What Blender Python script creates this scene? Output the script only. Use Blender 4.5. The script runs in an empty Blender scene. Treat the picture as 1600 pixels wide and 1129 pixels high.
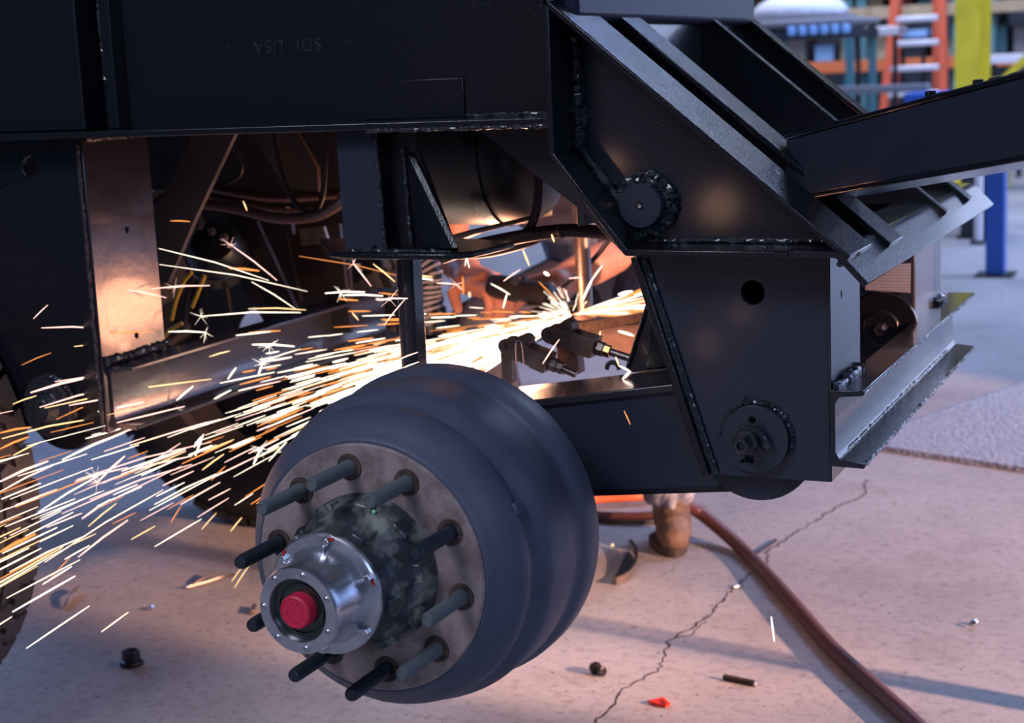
import bpy, bmesh, math, random
from mathutils import Vector, Matrix
from mathutils.geometry import tessellate_polygon
PI = math.pi
random.seed(7)
SC = bpy.context.scene
COL = SC.collection

# ---------------------------------------------------------------- camera
F_PX = 2498.0
YAW, PITCH, ROLL, CAM_H = -0.44002437, 0.1804159, -0.04556497, 1.2
cy, sy, cp, sp, cr, sr = math.cos(YAW), math.sin(YAW), math.cos(PITCH), math.sin(PITCH), math.cos(ROLL), math.sin(ROLL)
FWD = Vector((sy*cp, cy*cp, -sp))
R0 = Vector((cy, -sy, 0)); U0 = R0.cross(FWD)
RIGHT = cr*R0 + sr*U0; UP = -sr*R0 + cr*U0
EYE = Vector((0, 0, CAM_H))
camd = bpy.data.cameras.new('camera'); cam = bpy.data.objects.new('camera', camd); COL.objects.link(cam)
m = Matrix((RIGHT, UP, -FWD)).transposed().to_4x4(); m.translation = EYE
cam.matrix_world = m
camd.sensor_width = 36; camd.lens = F_PX*36/1600; camd.clip_start = .05; camd.clip_end = 200
camd.dof.use_dof = True; camd.dof.focus_distance = 2.22; camd.dof.aperture_fstop = 5.6
SC.camera = cam
# ---------------------------------------------------------------- view, world, large lights
SC.view_settings.view_transform = 'Standard'; SC.view_settings.look = 'None'
SC.view_settings.exposure = 0.0; SC.view_settings.gamma = 1.0; SC.view_settings.use_curve_mapping = False
W = bpy.data.worlds.new('world'); SC.world = W; W.use_nodes = True
W.node_tree.nodes['Background'].inputs[0].default_value = (.20, .27, .50, 1)
W.node_tree.nodes['Background'].inputs[1].default_value = .13

def look(o, tgt):
    o.rotation_euler = (Vector(tgt)-o.location).to_track_quat('-Z', 'Y').to_euler()
def area(name, loc, tgt, sx, sy_, e, c):
    d = bpy.data.lights.new(name, 'AREA'); d.shape = 'RECTANGLE'; d.size = sx; d.size_y = sy_; d.energy = e; d.color = c
    o = bpy.data.objects.new(name, d); o.location = loc; COL.objects.link(o); look(o, tgt); return o
def spot(name, loc, tgt, e, c, ang, rad, blend=.3):
    d = bpy.data.lights.new(name, 'SPOT'); d.energy = e; d.color = c; d.spot_size = ang; d.spot_blend = blend; d.shadow_soft_size = rad
    o = bpy.data.objects.new(name, d); o.location = loc; COL.objects.link(o); look(o, tgt); return o
def point(name, loc, e, c, rad):
    d = bpy.data.lights.new(name, 'POINT'); d.energy = e; d.color = c; d.shadow_soft_size = rad
    o = bpy.data.objects.new(name, d); o.location = loc; COL.objects.link(o); return o
# warm work lamp, low, off to the right (casts the long shadows that run left)
spot('work_lamp', (4.9, 2.05, 2.15), (-.9, 4.15, .0), 4100, (1, .53, .37), math.radians(29), .04, .18)
spot('work_lamp_second', (4.75, 2.2, 2.0), (-2.0, 3.12, .0), 1500, (1, .43, .20), math.radians(9), .04, .45)
# cool bay door and high-bay lamp; the fill lights are added
area('bay_door_light', (5.5, 9.0, 2.6), (-.3, 4.5, .3), 6, 5, 230, (.34, .50, 1))
area('high_bay_light_far', (-1.0, 12.0, 7.5), (-1.5, 13.5, 0), 5, 5, 500, (.30, .46, 1))
area('high_bay_light_aisle', (1.2, 9.6, 6.2), (.6, 9.6, 0), 2, 2, 380, (.56, .67, 1))  # added fill that brightens the floor at the back
area('high_bay_light_door', (2.4, 12.5, 1.45), (1.6, 9.0, .6), 6, 2.2, 110, (.52, .64, 1))  # added low panel for the back floor and the lip's reflection
area('high_bay_light_rack', (-4.5, 14.0, 7.0), (-3.6, 18.0, .8), 3, 2, 420, (.86, .88, 1))  # added neutral fill for the rack and background
area('side_window_light', (-6.5, 5.0, 2.6), (-2.8, 2.9, 0), 2.0, 1.6, 75, (.34, .5, 1))
area('window_behind', (3.2, -2.4, 3.0), (-.9, 2.0, .7), 2.6, 1.6, 68, (.50, .64, 1))  # added blue fill for the drum and hanger box
area('high_bay_light_near', (-1.9, -.9, 3.4), (-1.1, 1.9, .5), 1.4, 1.0, 76, (.76, .80, 1))  # added front light to brighten drum and hub
# warm points added behind the camera so they mirror as highlights in the paint
point('trouble_lamp', (-1.84, -1.5, .66), 1.7, (1, .55, .35), .07)
point('trouble_lamp_low', (-1.90, -1.5, .13), 1.3, (1, .55, .35), .05)
point('trouble_lamp_left', (-2.27, -1.5, .82), 1.0, (1, .55, .35), .05)
point('trouble_lamp_mid', (-1.76, -1.5, .25), .9, (1, .55, .35), .045)

# ---------------------------------------------------------------- pixel -> plane helpers
def ray(x, y): return RIGHT*((x-800)/F_PX) - UP*((y-564.5)/F_PX) + FWD
def aY(x, y, Y): d = ray(x, y); return EYE + d*(Y/d.y)
def aX(x, y, X): d = ray(x, y); return EYE + d*(X/d.x)
def aZ(x, y, Z=0.): d = ray(x, y); return EYE + d*((Z-CAM_H)/d.z)
def V(*a): return Vector(a)

# ---------------------------------------------------------------- materials
def nt(name):
    mt = bpy.data.materials.new(name); mt.use_nodes = True
    return mt, mt.node_tree.nodes, mt.node_tree.links, mt.node_tree.nodes['Principled BSDF']
def tex(N, L, scale, detail=3, rough=.5, kind='noise', stretch=None):
    tc = N.new('ShaderNodeTexCoord'); mp = N.new('ShaderNodeMapping'); L.new(tc.outputs['Object'], mp.inputs[0])
    if stretch: mp.inputs['Scale'].default_value = stretch
    if kind == 'noise':
        t = N.new('ShaderNodeTexNoise'); t.inputs['Detail'].default_value = detail; t.inputs['Roughness'].default_value = rough
    else:
        t = N.new('ShaderNodeTexVoronoi')
    t.inputs['Scale'].default_value = scale; L.new(mp.outputs[0], t.inputs['Vector']); return t
def bump(N, L, b, h, strength, dist, prev=None):
    n = N.new('ShaderNodeBump'); n.inputs['Strength'].default_value = strength; n.inputs['Distance'].default_value = dist
    L.new(h, n.inputs['Height'])
    if prev: L.new(prev.outputs[0], n.inputs['Normal'])
    L.new(n.outputs[0], b.inputs['Normal']); return n
def ramp(N, L, fac, stops):
    r = N.new('ShaderNodeValToRGB'); L.new(fac, r.inputs[0]); e = r.color_ramp.elements
    while len(e) < len(stops): e.new(.5)
    for i, (p, c) in enumerate(stops): e[i].position = p; e[i].color = (*c, 1)
    return r
def simple(name, col, rough=.5, metal=0., noise=None, bumps=None, spec=.5, coat=0., emis=None):
    mt, N, L, b = nt(name)
    b.inputs['Base Color'].default_value = (*col, 1); b.inputs['Roughness'].default_value = rough
    b.inputs['Metallic'].default_value = metal; b.inputs['Specular IOR Level'].default_value = spec
    if coat: b.inputs['Coat Weight'].default_value = coat; b.inputs['Coat Roughness'].default_value = .08
    if noise:
        sc_, c2, lo, hi = noise
        t = tex(N, L, sc_, 5, .6); r = ramp(N, L, t.outputs[0], [(lo, col), (hi, c2)]); L.new(r.outputs[0], b.inputs['Base Color'])
    if bumps:
        p = None
        for sc_, st, di in bumps:
            t = tex(N, L, sc_, 3, .55); p = bump(N, L, b, t.outputs[0], st, di, p)
    if emis: b.inputs['Emission Color'].default_value = (*emis[0], 1); b.inputs['Emission Strength'].default_value = emis[1]
    return mt
M = {}
M['paint'] = simple('navy_black_gloss_paint', (.009, .0095, .014), .15, 0, bumps=[(9, .05, .02), (330, .5, .0014)], coat=.12)
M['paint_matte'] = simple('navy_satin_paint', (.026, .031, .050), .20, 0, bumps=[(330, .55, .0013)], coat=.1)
M['paint_smooth'] = simple('navy_black_smooth_paint', (.012, .014, .022), .12, 0, bumps=[(10, .03, .02), (300, .55, .0014)], coat=.4)
M['paint_side'] = simple('painted_return_plate', (.030, .028, .036), .25, .1, bumps=[(7, .12, .02), (60, .12, .003), (400, .15, .001)], coat=.4)
M['paint_arm'] = simple('dusty_dark_paint', (.030, .026, .030), .33, .2, bumps=[(30, .2, .004), (350, .3, .001)])
M['weld'] = simple('painted_weld_bead', (.014, .017, .027), .13, .1, bumps=[(160, .9, .006), (420, .6, .003)], coat=.6)
M['drum'] = simple('grey_blue_primer', (.082, .096, .148), .46, 0, noise=(14, (.068, .081, .126), .4, .65), bumps=[(260, .25, .001), (900, .3, .0006)], spec=.35)
M['rustface'] = simple('machined_brown_steel', (.36, .29, .28), .48, .1, noise=(22, (.20, .15, .145), .42, .62), bumps=[(180, .15, .001)])
M['stud'] = simple('phosphated_stud', (.115, .135, .145), .6, .1, bumps=[(700, .35, .0008)])
M['stud_dark'] = simple('dark_oiled_stud', (.028, .036, .052), .32, .3, bumps=[(500, .35, .0008)])
M['rust'] = simple('rusty_ring', (.10, .065, .05), .8, .1, noise=(60, (.035, .024, .02), .4, .6), bumps=[(220, .6, .003)])
M['alu'] = simple('cast_aluminium', (.64, .66, .72), .28, .9, noise=(18, (.46, .48, .54), .4, .65), bumps=[(160, .12, .001)])
M['castiron'] = simple('weathered_cast_hub', (.06, .07, .085), .33, .3, noise=(16, (.40, .42, .38), .50, .66), bumps=[(60, .5, .004), (300, .2, .001)])
M['chrome'] = simple('zinc_bolt', (.6, .63, .68), .22, 1.)
M['redplug'] = simple('red_rubber_plug', (.66, .02, .07), .45, 0, bumps=[(300, .2, .001)])
M['redmark'] = simple('red_paint_mark', (.45, .02, .02), .6)
M['lens'] = simple('dark_oil_window', (.010, .018, .018), .12, 0, coat=.6)
M['rubber'] = simple('tyre_rubber', (.075, .058, .052), .62, 0, noise=(25, (.12, .088, .075), .4, .7), bumps=[(120, .2, .002)])  # near tread's warm light is put into this base colour
M['rubber_dark'] = simple('dark_tyre_rubber', (.014, .013, .015), .7, 0, bumps=[(60, .3, .004)])  # same rubber for the far tyre, its shade put into the colour
M['hose'] = simple('brown_rubber_hose', (.10, .050, .045), .34, 0, bumps=[(300, .15, .001)])
M['hose_floor'] = simple('dark_red_air_hose', (.085, .030, .028), .38, 0, bumps=[(200, .2, .001)])
M['hose_orange'] = simple('orange_air_hose', (.62, .16, .06), .45)
M['hose_black'] = simple('black_rubber_hose', (.022, .018, .018), .38)
M['steel'] = simple('bare_steel', (.30, .25, .22), .35, .8, noise=(40, (.18, .13, .11), .4, .7), bumps=[(150, .2, .001)])
M['castbrown'] = simple('brown_cast_yoke', (.34, .22, .17), .5, .2, noise=(50, (.22, .13, .10), .4, .7), bumps=[(200, .4, .002)])
M['brass'] = simple('brass_nut', (.75, .45, .14), .28, 1.)
M['brace'] = simple('dusty_brown_brace', (.11, .075, .068), .4, 0, noise=(6, (.08, .055, .05), .4, .7), bumps=[(300, .3, .001)])  # warm light on the braces is put into this brown
M['tube_blue'] = simple('dull_dark_blue_paint', (.014, .018, .045), .5, 0, bumps=[(300, .3, .001)], spec=.3)
M['tank'] = simple('black_air_tank_paint', (.022, .022, .028), .40, 0, bumps=[(4, .2, .02), (200, .1, .001)])
M['placard'] = None
M['yellow'] = simple('yellow_column_paint', (.86, .70, .04), .45, noise=(3, (.66, .52, .03), .45, .7))
M['blue'] = simple('blue_post_paint', (.02, .12, .55), .4)
M['ladder'] = simple('orange_fibreglass', (.85, .16, .08), .5)
M['alu_bright'] = simple('bright_ladder_rung', (.80, .82, .92), .35, .3)
M['teal'] = simple('teal_rack_paint', (.09, .24, .28), .5)
M['rackorange'] = simple('orange_rack_beam_paint', (.75, .20, .07), .5)
M['wood'] = simple('pale_pallet_wood', (.55, .42, .27), .7, noise=(8, (.35, .26, .17), .4, .7))
M['white'] = simple('white_wrap', (.85, .85, .92), .5)
M['greycloth'] = simple('grey_padded_cover', (.24, .24, .27), .8)
M['skyblue'] = simple('light_blue_plastic', (.30, .55, .95), .4)
M['cream'] = simple('cream_cardboard', (.60, .52, .36), .8)
M['brownbox'] = simple('brown_cardboard', (.28, .16, .09), .8)
M['darkbox'] = simple('dark_crate', (.03, .035, .055), .6)
M['maroon'] = simple('maroon_crate', (.28, .03, .06), .6)
M['wallpaint'] = simple('hall_wall_paint', (.10, .12, .17), .8, noise=(1.2, (.05, .06, .09), .4, .6))
M['skin'] = simple('skin', (.62, .27, .17), .5, noise=(30, (.52, .20, .13), .4, .7), bumps=[(160, .15, .002)])
M['shirt'] = simple('blue_grey_cotton', (.23, .25, .32), .85, noise=(14, (.17, .19, .26), .4, .65), bumps=[(12, .8, .02), (900, .3, .001)])
M['jeans'] = simple('faded_denim', (.13, .15, .22), .85, noise=(18, (.45, .45, .50), .48, .66), bumps=[(30, .8, .01)])
M['trouser'] = simple('dark_denim', (.05, .05, .075), .85, noise=(12, (.10, .10, .13), .45, .65), bumps=[(20, .6, .01)])
M['leather'] = simple('tan_boot_leather', (.20, .125, .08), .65, noise=(20, (.11, .07, .05), .4, .65), bumps=[(25, .6, .008), (200, .3, .001)])
M['sole'] = simple('boot_sole', (.05, .035, .03), .7)
M['hair'] = simple('dark_hair', (.02, .015, .012), .7)
M['grinder'] = simple('dark_grinder_body', (.018, .016, .018), .35)
M['rubberstripe_w'] = simple('pale_bellows', (.42, .40, .42), .5)
M['nut'] = simple('dark_steel_nut', (.035, .038, .048), .35, .6)
M['black'] = simple('black_plastic', (.012, .012, .014), .3)
M['redtag'] = simple('red_plastic_scrap', (.85, .04, .02), .4)
M['yellowline'] = simple('yellow_airline', (.65, .38, .04), .4)
M['lettering'] = simple('rolled_in_mark', (.020, .022, .030), .3)
def placard():
    mt, N, L, b = nt('printed_placard')
    tc = N.new('ShaderNodeTexCoord'); sep = N.new('ShaderNodeSeparateXYZ'); L.new(tc.outputs['Object'], sep.inputs[0])
    w = N.new('ShaderNodeMath'); w.operation = 'MULTIPLY'; w.inputs[1].default_value = 2*PI/.0052; L.new(sep.outputs['Z'], w.inputs[0])
    s = N.new('ShaderNodeMath'); s.operation = 'SINE'; L.new(w.outputs[0], s.inputs[0])
    t = tex(N, L, 160, 2); a = N.new('ShaderNodeMath'); a.operation = 'MULTIPLY_ADD'; a.inputs[1].default_value = 1.6; a.inputs[2].default_value = -.8
    L.new(t.outputs[0], a.inputs[0]); ad = N.new('ShaderNodeMath'); L.new(a.outputs[0], ad.inputs[0]); L.new(s.outputs[0], ad.inputs[1])
    r = ramp(N, L, ad.outputs[0], [(.3, (.50, .42, .42)), (.8, (.33, .26, .27))]); L.new(r.outputs[0], b.inputs['Base Color'])
    b.inputs['Roughness'].default_value = .6; return mt
M['placard'] = placard()
def concrete():
    mt, N, L, b = nt('stained_concrete')
    t1 = tex(N, L, 1.3, 6, .62); r1 = ramp(N, L, t1.outputs[0], [(.32, (.26, .25, .26)), (.5, (.35, .34, .35)), (.7, (.44, .43, .44))])
    t2 = tex(N, L, 38, 6, .7); r2 = ramp(N, L, t2.outputs[0], [(.36, (.55, .52, .5)), (.5, (1, 1, 1))])
    mx = N.new('ShaderNodeMix'); mx.data_type = 'RGBA'; mx.blend_type = 'MULTIPLY'; mx.inputs[0].default_value = .55
    L.new(r1.outputs[0], mx.inputs[6]); L.new(r2.outputs[0], mx.inputs[7])
    t3 = tex(N, L, 60, 2, .5, stretch=(1, 1, 1)); r3 = ramp(N, L, t3.outputs[0], [(.27, (.18, .14, .13)), (.33, (1, 1, 1))])
    m2 = N.new('ShaderNodeMix'); m2.data_type = 'RGBA'; m2.blend_type = 'MULTIPLY'; m2.inputs[0].default_value = .8
    L.new(mx.outputs[2], m2.inputs[6]); L.new(r3.outputs[0], m2.inputs[7]); 
    t4 = tex(N, L, 2.6, 4, .6); r4 = ramp(N, L, t4.outputs[0], [(.56, (1, 1, 1)), (.72, (.62, .55, .53))])
    m3 = N.new('ShaderNodeMix'); m3.data_type = 'RGBA'; m3.blend_type = 'MULTIPLY'; m3.inputs[0].default_value = .8
    L.new(m2.outputs[2], m3.inputs[6]); L.new(r4.outputs[0], m3.inputs[7]); L.new(m3.outputs[2], b.inputs['Base Color'])
    b.inputs['Roughness'].default_value = .62
    p = bump(N, L, b, t2.outputs[0], .35, .004); bump(N, L, b, t1.outputs[0], .3, .02, p); return mt
M['concrete'] = concrete()
M['crack'] = simple('crack_dirt', (.05, .042, .04), .9)
def grate():
    mt, N, L, b = nt('tread_plate')
    t = tex(N, L, 75, kind='voronoi', stretch=(1, 1.8, 1)); b.inputs['Base Color'].default_value = (.46, .47, .53, 1); b.inputs['Roughness'].default_value = .5
    b.inputs['Metallic'].default_value = .3
    r = ramp(N, L, t.outputs[0], [(.25, (.55, .56, .62)), (.6, (.30, .31, .36))]); L.new(r.outputs[0], b.inputs['Base Color'])
    bump(N, L, b, t.outputs[0], .8, .01); return mt
M['grate'] = grate()
def fire(name, col, st):
    mt = bpy.data.materials.new(name); mt.use_nodes = True; N = mt.node_tree.nodes; L = mt.node_tree.links
    N.clear(); e = N.new('ShaderNodeEmission'); o = N.new('ShaderNodeOutputMaterial'); L.new(e.outputs[0], o.inputs[0])
    e.inputs[0].default_value = (*col, 1); e.inputs[1].default_value = st
    mt.cycles.emission_sampling = 'NONE'; return mt
M['s_white'] = fire('white_hot_spark', (1, .86, .72), 3.2)
M['s_yellow'] = fire('yellow_spark', (1, .66, .30), 2.0)
M['s_orange'] = fire('orange_spark', (1, .33, .08), 1.5)
M['s_pink'] = fire('pale_pink_spark', (1, .58, .50), 2.2)
M['s_pale'] = fire('pale_yellow_spark', (1, .84, .66), 2.4)
M['s_core'] = fire('blazing_spark_core', (1, .90, .74), 5.5)

# ---------------------------------------------------------------- mesh builder
class MB:
    def __init__(s): s.v = []; s.f = []
    def add(s, vs, fs):
        n = len(s.v); s.v += [tuple(p) for p in vs]; s.f += [tuple(i+n for i in f) for f in fs]; return s
    def box(s, x0, x1, y0, y1, z0, z1):
        return s.add([(x0,y0,z0),(x1,y0,z0),(x1,y1,z0),(x0,y1,z0),(x0,y0,z1),(x1,y0,z1),(x1,y1,z1),(x0,y1,z1)],
                     [(0,3,2,1),(4,5,6,7),(0,1,5,4),(1,2,6,5),(2,3,7,6),(3,0,4,7)])
    def obox(s, c, ax, ay, az):   # centre and half axes
        c = Vector(c); P = []
        for k in (-1, 1):
            for a, b in ((-1,-1),(1,-1),(1,1),(-1,1)): P.append(c+ax*a+ay*b+az*k)
        return s.add(P, [(0,3,2,1),(4,5,6,7),(0,1,5,4),(1,2,6,5),(2,3,7,6),(3,0,4,7)])
    def prism(s, poly, ext, holes=()):
        ext = Vector(ext); loops = [[Vector(p) for p in poly]]+[[Vector(p) for p in h] for h in holes]
        flat = [p for l in loops for p in l]; n = len(flat)
        tris = tessellate_polygon(loops)
        fs = [t for t in tris]+[tuple(i+n for i in reversed(t)) for t in tris]
        k = 0
        for l in loops:
            m_ = len(l)
            for i in range(m_): a = k+i; b = k+(i+1) % m_; fs.append((a, b, b+n, a+n))
            k += m_
        return s.add(flat+[p+ext for p in flat], fs)
    def tube(s, path, r, n=10, caps=True, noise=0.):
        path = [Vector(p) for p in path]; R = r if isinstance(r, (list, tuple)) else [r]*len(path)
        vs = []; fs = []; up = None
        for i, p in enumerate(path):
            t = (path[min(i+1, len(path)-1)]-path[max(i-1, 0)]).normalized()
            if up is None:
                up = Vector((0, 0, 1)) if abs(t.z) < .9 else Vector((1, 0, 0))
            a = t.cross(up).normalized(); b = a.cross(t).normalized(); up = b
            for k in range(n):
                th = 2*PI*k/n; rr = R[i]*(1+random.uniform(-noise, noise))
                vs.append(p+a*math.cos(th)*rr+b*math.sin(th)*rr)
        for i in range(len(path)-1):
            for k in range(n): fs.append((i*n+k, i*n+(k+1) % n, (i+1)*n+(k+1) % n, (i+1)*n+k))
        if caps:
            fs.append(tuple(reversed(range(n)))); fs.append(tuple(range((len(path)-1)*n, len(path)*n)))
        return s.add(vs, fs)
    def lathe(s, prof, org, axis, n=48, caps=True):   # prof: (r, d) along axis
        org = Vector(org); ax = Vector(axis).normalized()
        u = ax.cross(Vector((0, 0, 1)) if abs(ax.z) < .9 else Vector((1, 0, 0))).normalized(); w = ax.cross(u)
        vs = []; fs = []
        for r, d in prof:
            for k in range(n):
                th = 2*PI*k/n; vs.append(org+ax*d+(u*math.cos(th)+w*math.sin(th))*r)
        for i in range(len(prof)-1):
            for k in range(n): fs.append((i*n+k, i*n+(k+1) % n, (i+1)*n+(k+1) % n, (i+1)*n+k))
        if caps:
            if prof[0][0] > 1e-5: fs.append(tuple(reversed(range(n))))
            if prof[-1][0] > 1e-5: fs.append(tuple(range((len(prof)-1)*n, len(prof)*n)))
        return s.add(vs, fs)
    def cyl(s, a, b, r, n=24):
        a = Vector(a); b = Vector(b); return s.lathe([(r, 0), (r, (b-a).length)], a, b-a, n)
    def blob(s, c, rx, ry, rz, n=10):
        vs = []; fs = []; c = Vector(c)
        for i in range(n+1):
            ph = PI*i/n
            for k in range(2*n):
                th = PI*k/n; vs.append(c+V(rx*math.sin(ph)*math.cos(th), ry*math.sin(ph)*math.sin(th), rz*math.cos(ph)))
        for i in range(n):
            for k in range(2*n): fs.append((i*2*n+k, i*2*n+(k+1) % (2*n), (i+1)*2*n+(k+1) % (2*n), (i+1)*2*n+k))
        return s.add(vs, fs)
    def build(s, name, mat, parent=None, label=None, bevel=0, smooth=True, kind=None, remesh=0, cat=None, group=None):
        me = bpy.data.meshes.new(name); me.from_pydata(s.v, [], s.f); me.validate()
        bm = bmesh.new(); bm.from_mesh(me); bmesh.ops.recalc_face_normals(bm, faces=bm.faces); bm.to_mesh(me); bm.free()
        if smooth:
            me.polygons.foreach_set('use_smooth', [True]*len(me.polygons)); me.set_sharp_from_angle(angle=math.radians(32))
        me.materials.append(M[mat] if isinstance(mat, str) else mat)
        o = bpy.data.objects.new(name, me); COL.objects.link(o)
        if parent: o.parent = parent; o.matrix_parent_inverse = parent.matrix_world.inverted()
        if label: o['label'] = label
        if cat: o['category'] = cat
        if group: o['group'] = group
        if kind: o['kind'] = kind
        if bevel:
            b = o.modifiers.new('bevel', 'BEVEL'); b.width = bevel; b.segments = 2; b.limit_method = 'ANGLE'; b.angle_limit = math.radians(40)
        if remesh:
            r = o.modifiers.new('remesh', 'REMESH'); r.mode = 'VOXEL'; r.voxel_size = remesh; r.use_smooth_shade = True
            c = o.modifiers.new('smooth', 'SMOOTH'); c.iterations = 4; c.factor = .5
        return o
def thing(name, label, cat, loc=(0, 0, 0), group=None):
    o = bpy.data.objects.new(name, None); COL.objects.link(o); o.location = loc; o.empty_display_size = .05
    o['label'] = label; o['category'] = cat
    if group: o['group'] = group
    o.matrix_world = Matrix.Translation(Vector(loc)); return o
def rnd_path(a, b, n, j):
    a = Vector(a); b = Vector(b)
    return [a.lerp(b, i/(n-1))+V(*(random.uniform(-j, j) for _ in range(3))) for i in range(n)]
def bead(pts, r, name='weld_bead', parent=None, mat='weld', noise=.30, step=.005):
    pts = [Vector(p) for p in pts]; path = []
    for a, b in zip(pts[:-1], pts[1:]):
        n = max(2, int((b-a).length/step))
        path += [a.lerp(b, i/n) for i in range(n)]
    path.append(pts[-1]); rr = [r*random.uniform(1-noise, 1+noise) for _ in path]; path = [p+V(*(random.uniform(-.18, .18)*r for _ in range(3))) for p in path]
    return MB().tube(path, rr, 8, noise=noise*.8).build(name, mat, parent)
def arc(c, r, a0, a1, n, u=V(1, 0, 0), w=V(0, 0, 1)):
    c = Vector(c); return [c+u*math.cos(a0+(a1-a0)*i/(n-1))*r+w*math.sin(a0+(a1-a0)*i/(n-1))*r for i in range(n)]
def circ(c, r, n=32): return arc(c, r, 0, 2*PI*(n-1)/n, n)
def spline(pts, n=8):
    pts = [Vector(p) for p in pts]; P = [pts[0]*2-pts[1]]+pts+[pts[-1]*2-pts[-2]]; out = []
    for i in range(1, len(P)-2):
        for k in range(n):
            t = k/n; a, b, c, d = P[i-1:i+3]
            out.append(.5*((2*b)+(c-a)*t+(2*a-5*b+4*c-d)*t*t+(3*b-a-3*c+d)*t**3))
    out.append(pts[-1]); return out
def polyY(px, Y): return [aY(x, y, Y) for x, y in px]
def slab(a, b, w0, w1, th, n):   # plate whose section runs a->b in XZ, Y from w0 to w1, thickness along n
    a = Vector(a); b = Vector(b); n = Vector(n).normalized()*th
    return [V(a.x, w0, a.z), V(b.x, w0, b.z), V(b.x, w0, b.z)+n, V(a.x, w0, a.z)+n], V(0, w1-w0, 0)

# ================================================================ setting
MB().box(-14, 9, -4, 24, -.05, 0).build('floor', 'concrete', kind='structure', smooth=False)
floor = bpy.data.objects['floor']
MB().box(-14, 9, 24, 24.2, 0, 8).build('wall_back', 'wallpaint', kind='structure', smooth=False)
MB().box(-14.2, -14, -4, 24.2, 0, 8).build('wall_left', 'wallpaint', kind='structure', smooth=False)
def crack(pxs, w):
    pts = [aZ(x, y) for x, y in pxs]; path = []
    for a, b in zip(pts[:-1], pts[1:]):
        n = max(2, int((b-a).length/.014)); path += [a.lerp(b, i/n)+V(random.uniform(-.006, .006), random.uniform(-.005, .005), 0) for i in range(n)]
    path.append(pts[-1]); mb = MB(); vs = []; fs = []
    for i, p in enumerate(path):
        t = (path[min(i+1, len(path)-1)]-path[max(0, i-1)]).normalized(); s = V(-t.y, t.x, 0)*w*random.uniform(.35, 1)
        vs += [p-s+V(0, 0, .0006), p+s+V(0, 0, .0006), p-s*1.1+V(0, 0, -.002), p+s*1.1+V(0, 0, -.002)]
        if i: k = 4*i; fs += [(k-4, k-3, k+1, k), (k-4, k, k+2, k-2), (k-3, k-1, k+3, k+1)]
    mb.add(vs, fs).build('crack', 'crack', floor)
crack([(1355, 748), (1350, 775), (1310, 790), (1240, 835), (1200, 860), (1195, 882), (1150, 915), (1100, 968), (1045, 1000), (1030, 1045), (975, 1075), (960, 1100), (930, 1129)], .0035)
crack([(1045, 1000), (1085, 990), (1110, 962)], .0015)
# tread plate set on the floor
a, b = aZ(1330, 695.5), aZ(1700, 752); d = (b-a).normalized(); back = V(-d.y, d.x, 0)
tp = thing('tread_plate', 'pale metal tread plate lying flat on the floor behind the trailer', 'floor plate', a)
MB().prism([a+V(0, 0, .001), b+V(0, 0, .001), b+back*2.9+V(0, 0, .001), a+back*2.9+V(0, 0, .001)], (0, 0, .010)).build('plate', 'grate', tp, smooth=False)
MB().prism([a+V(0, 0, .001)-back*.012, b+V(0, 0, .001)-back*.012, b+V(0, 0, .001), a+V(0, 0, .001)], (0, 0, .016)).build('edge_strip', 'grate', tp)

# ================================================================ trailer frame
YW = 2.15
fr = thing('trailer_frame', 'black painted steel trailer frame with welded hangers, ribs and cross channels', 'trailer frame', (-1.2, 2.15, 1.12))
Z_BF = 1.121
# main side beam
MB().box(-3.2, -.905, 2.196, 2.206, Z_BF+.01, 1.62).build('beam_web', 'paint', fr)
MB().box(-3.2, -.905, 2.08, 2.30, Z_BF, Z_BF+.011).build('bottom_flange', 'paint', fr, bevel=.002)
MB().box(-3.2, -.905, 2.08, 2.30, 1.60, 1.612).build('top_flange', 'paint', fr)
xl = aY(130, 100, 2.15).x
MB().box(-3.2, xl, 2.14, 2.195, Z_BF+.012, 1.60).build('doubler_plate', 'paint', fr, bevel=.003)
MB().box(xl+.028, xl+.050, 2.165, 2.196, Z_BF+.012, 1.60).build('stiffener', 'paint', fr, bevel=.002)
bead([(xl+.030, 2.17, Z_BF+.014), (xl+.020, 2.172, 1.6)], .0045, parent=fr)
xr = aY(724, 90, 2.19).x
MB().box(xr, -.905, 2.19, 2.196, Z_BF+.012, 1.60).build('doubler_plate', 'paint', fr, bevel=.001)
MB().box(-1.27, xr-.004, 2.192, 2.196, Z_BF+.012, Z_BF+.07).build('doubler_plate', 'paint', fr, bevel=.001)
bead([(xr, 2.188, Z_BF+.013), (-.92, 2.185, Z_BF+.013)], .003, parent=fr)
bead([(-1.2, 2.083, Z_BF-.001), (-.905, 2.083, Z_BF-.001)], .0035, parent=fr)
# rolled-in mill mark, upside down on the web
def text_mesh(txt, size, ext):
    cu = bpy.data.curves.new('t', 'FONT'); cu.body = txt; cu.size = size; cu.extrude = ext; cu.align_x = 'CENTER'; cu.space_character = 1.15
    o = bpy.data.objects.new('t', cu); COL.objects.link(o); bpy.context.view_layer.update()
    me = bpy.data.meshes.new_from_object(o.evaluated_get(bpy.context.evaluated_depsgraph_get())); bpy.data.objects.remove(o); bpy.data.curves.remove(cu)
    return me
me = text_mesh('-    SDI  USA    -', .029, .0006); me.materials.append(M['lettering'])
o = bpy.data.objects.new('rolled_mark', me); COL.objects.link(o); o.parent = fr
p = aY(448, 62, 2.1955); o.matrix_world = Matrix.Translation(p) @ Matrix.Rotation(PI, 4, 'Y') @ Matrix.Rotation(-PI/2, 4, 'X') @ Matrix.Rotation(PI, 4, 'X')
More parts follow.
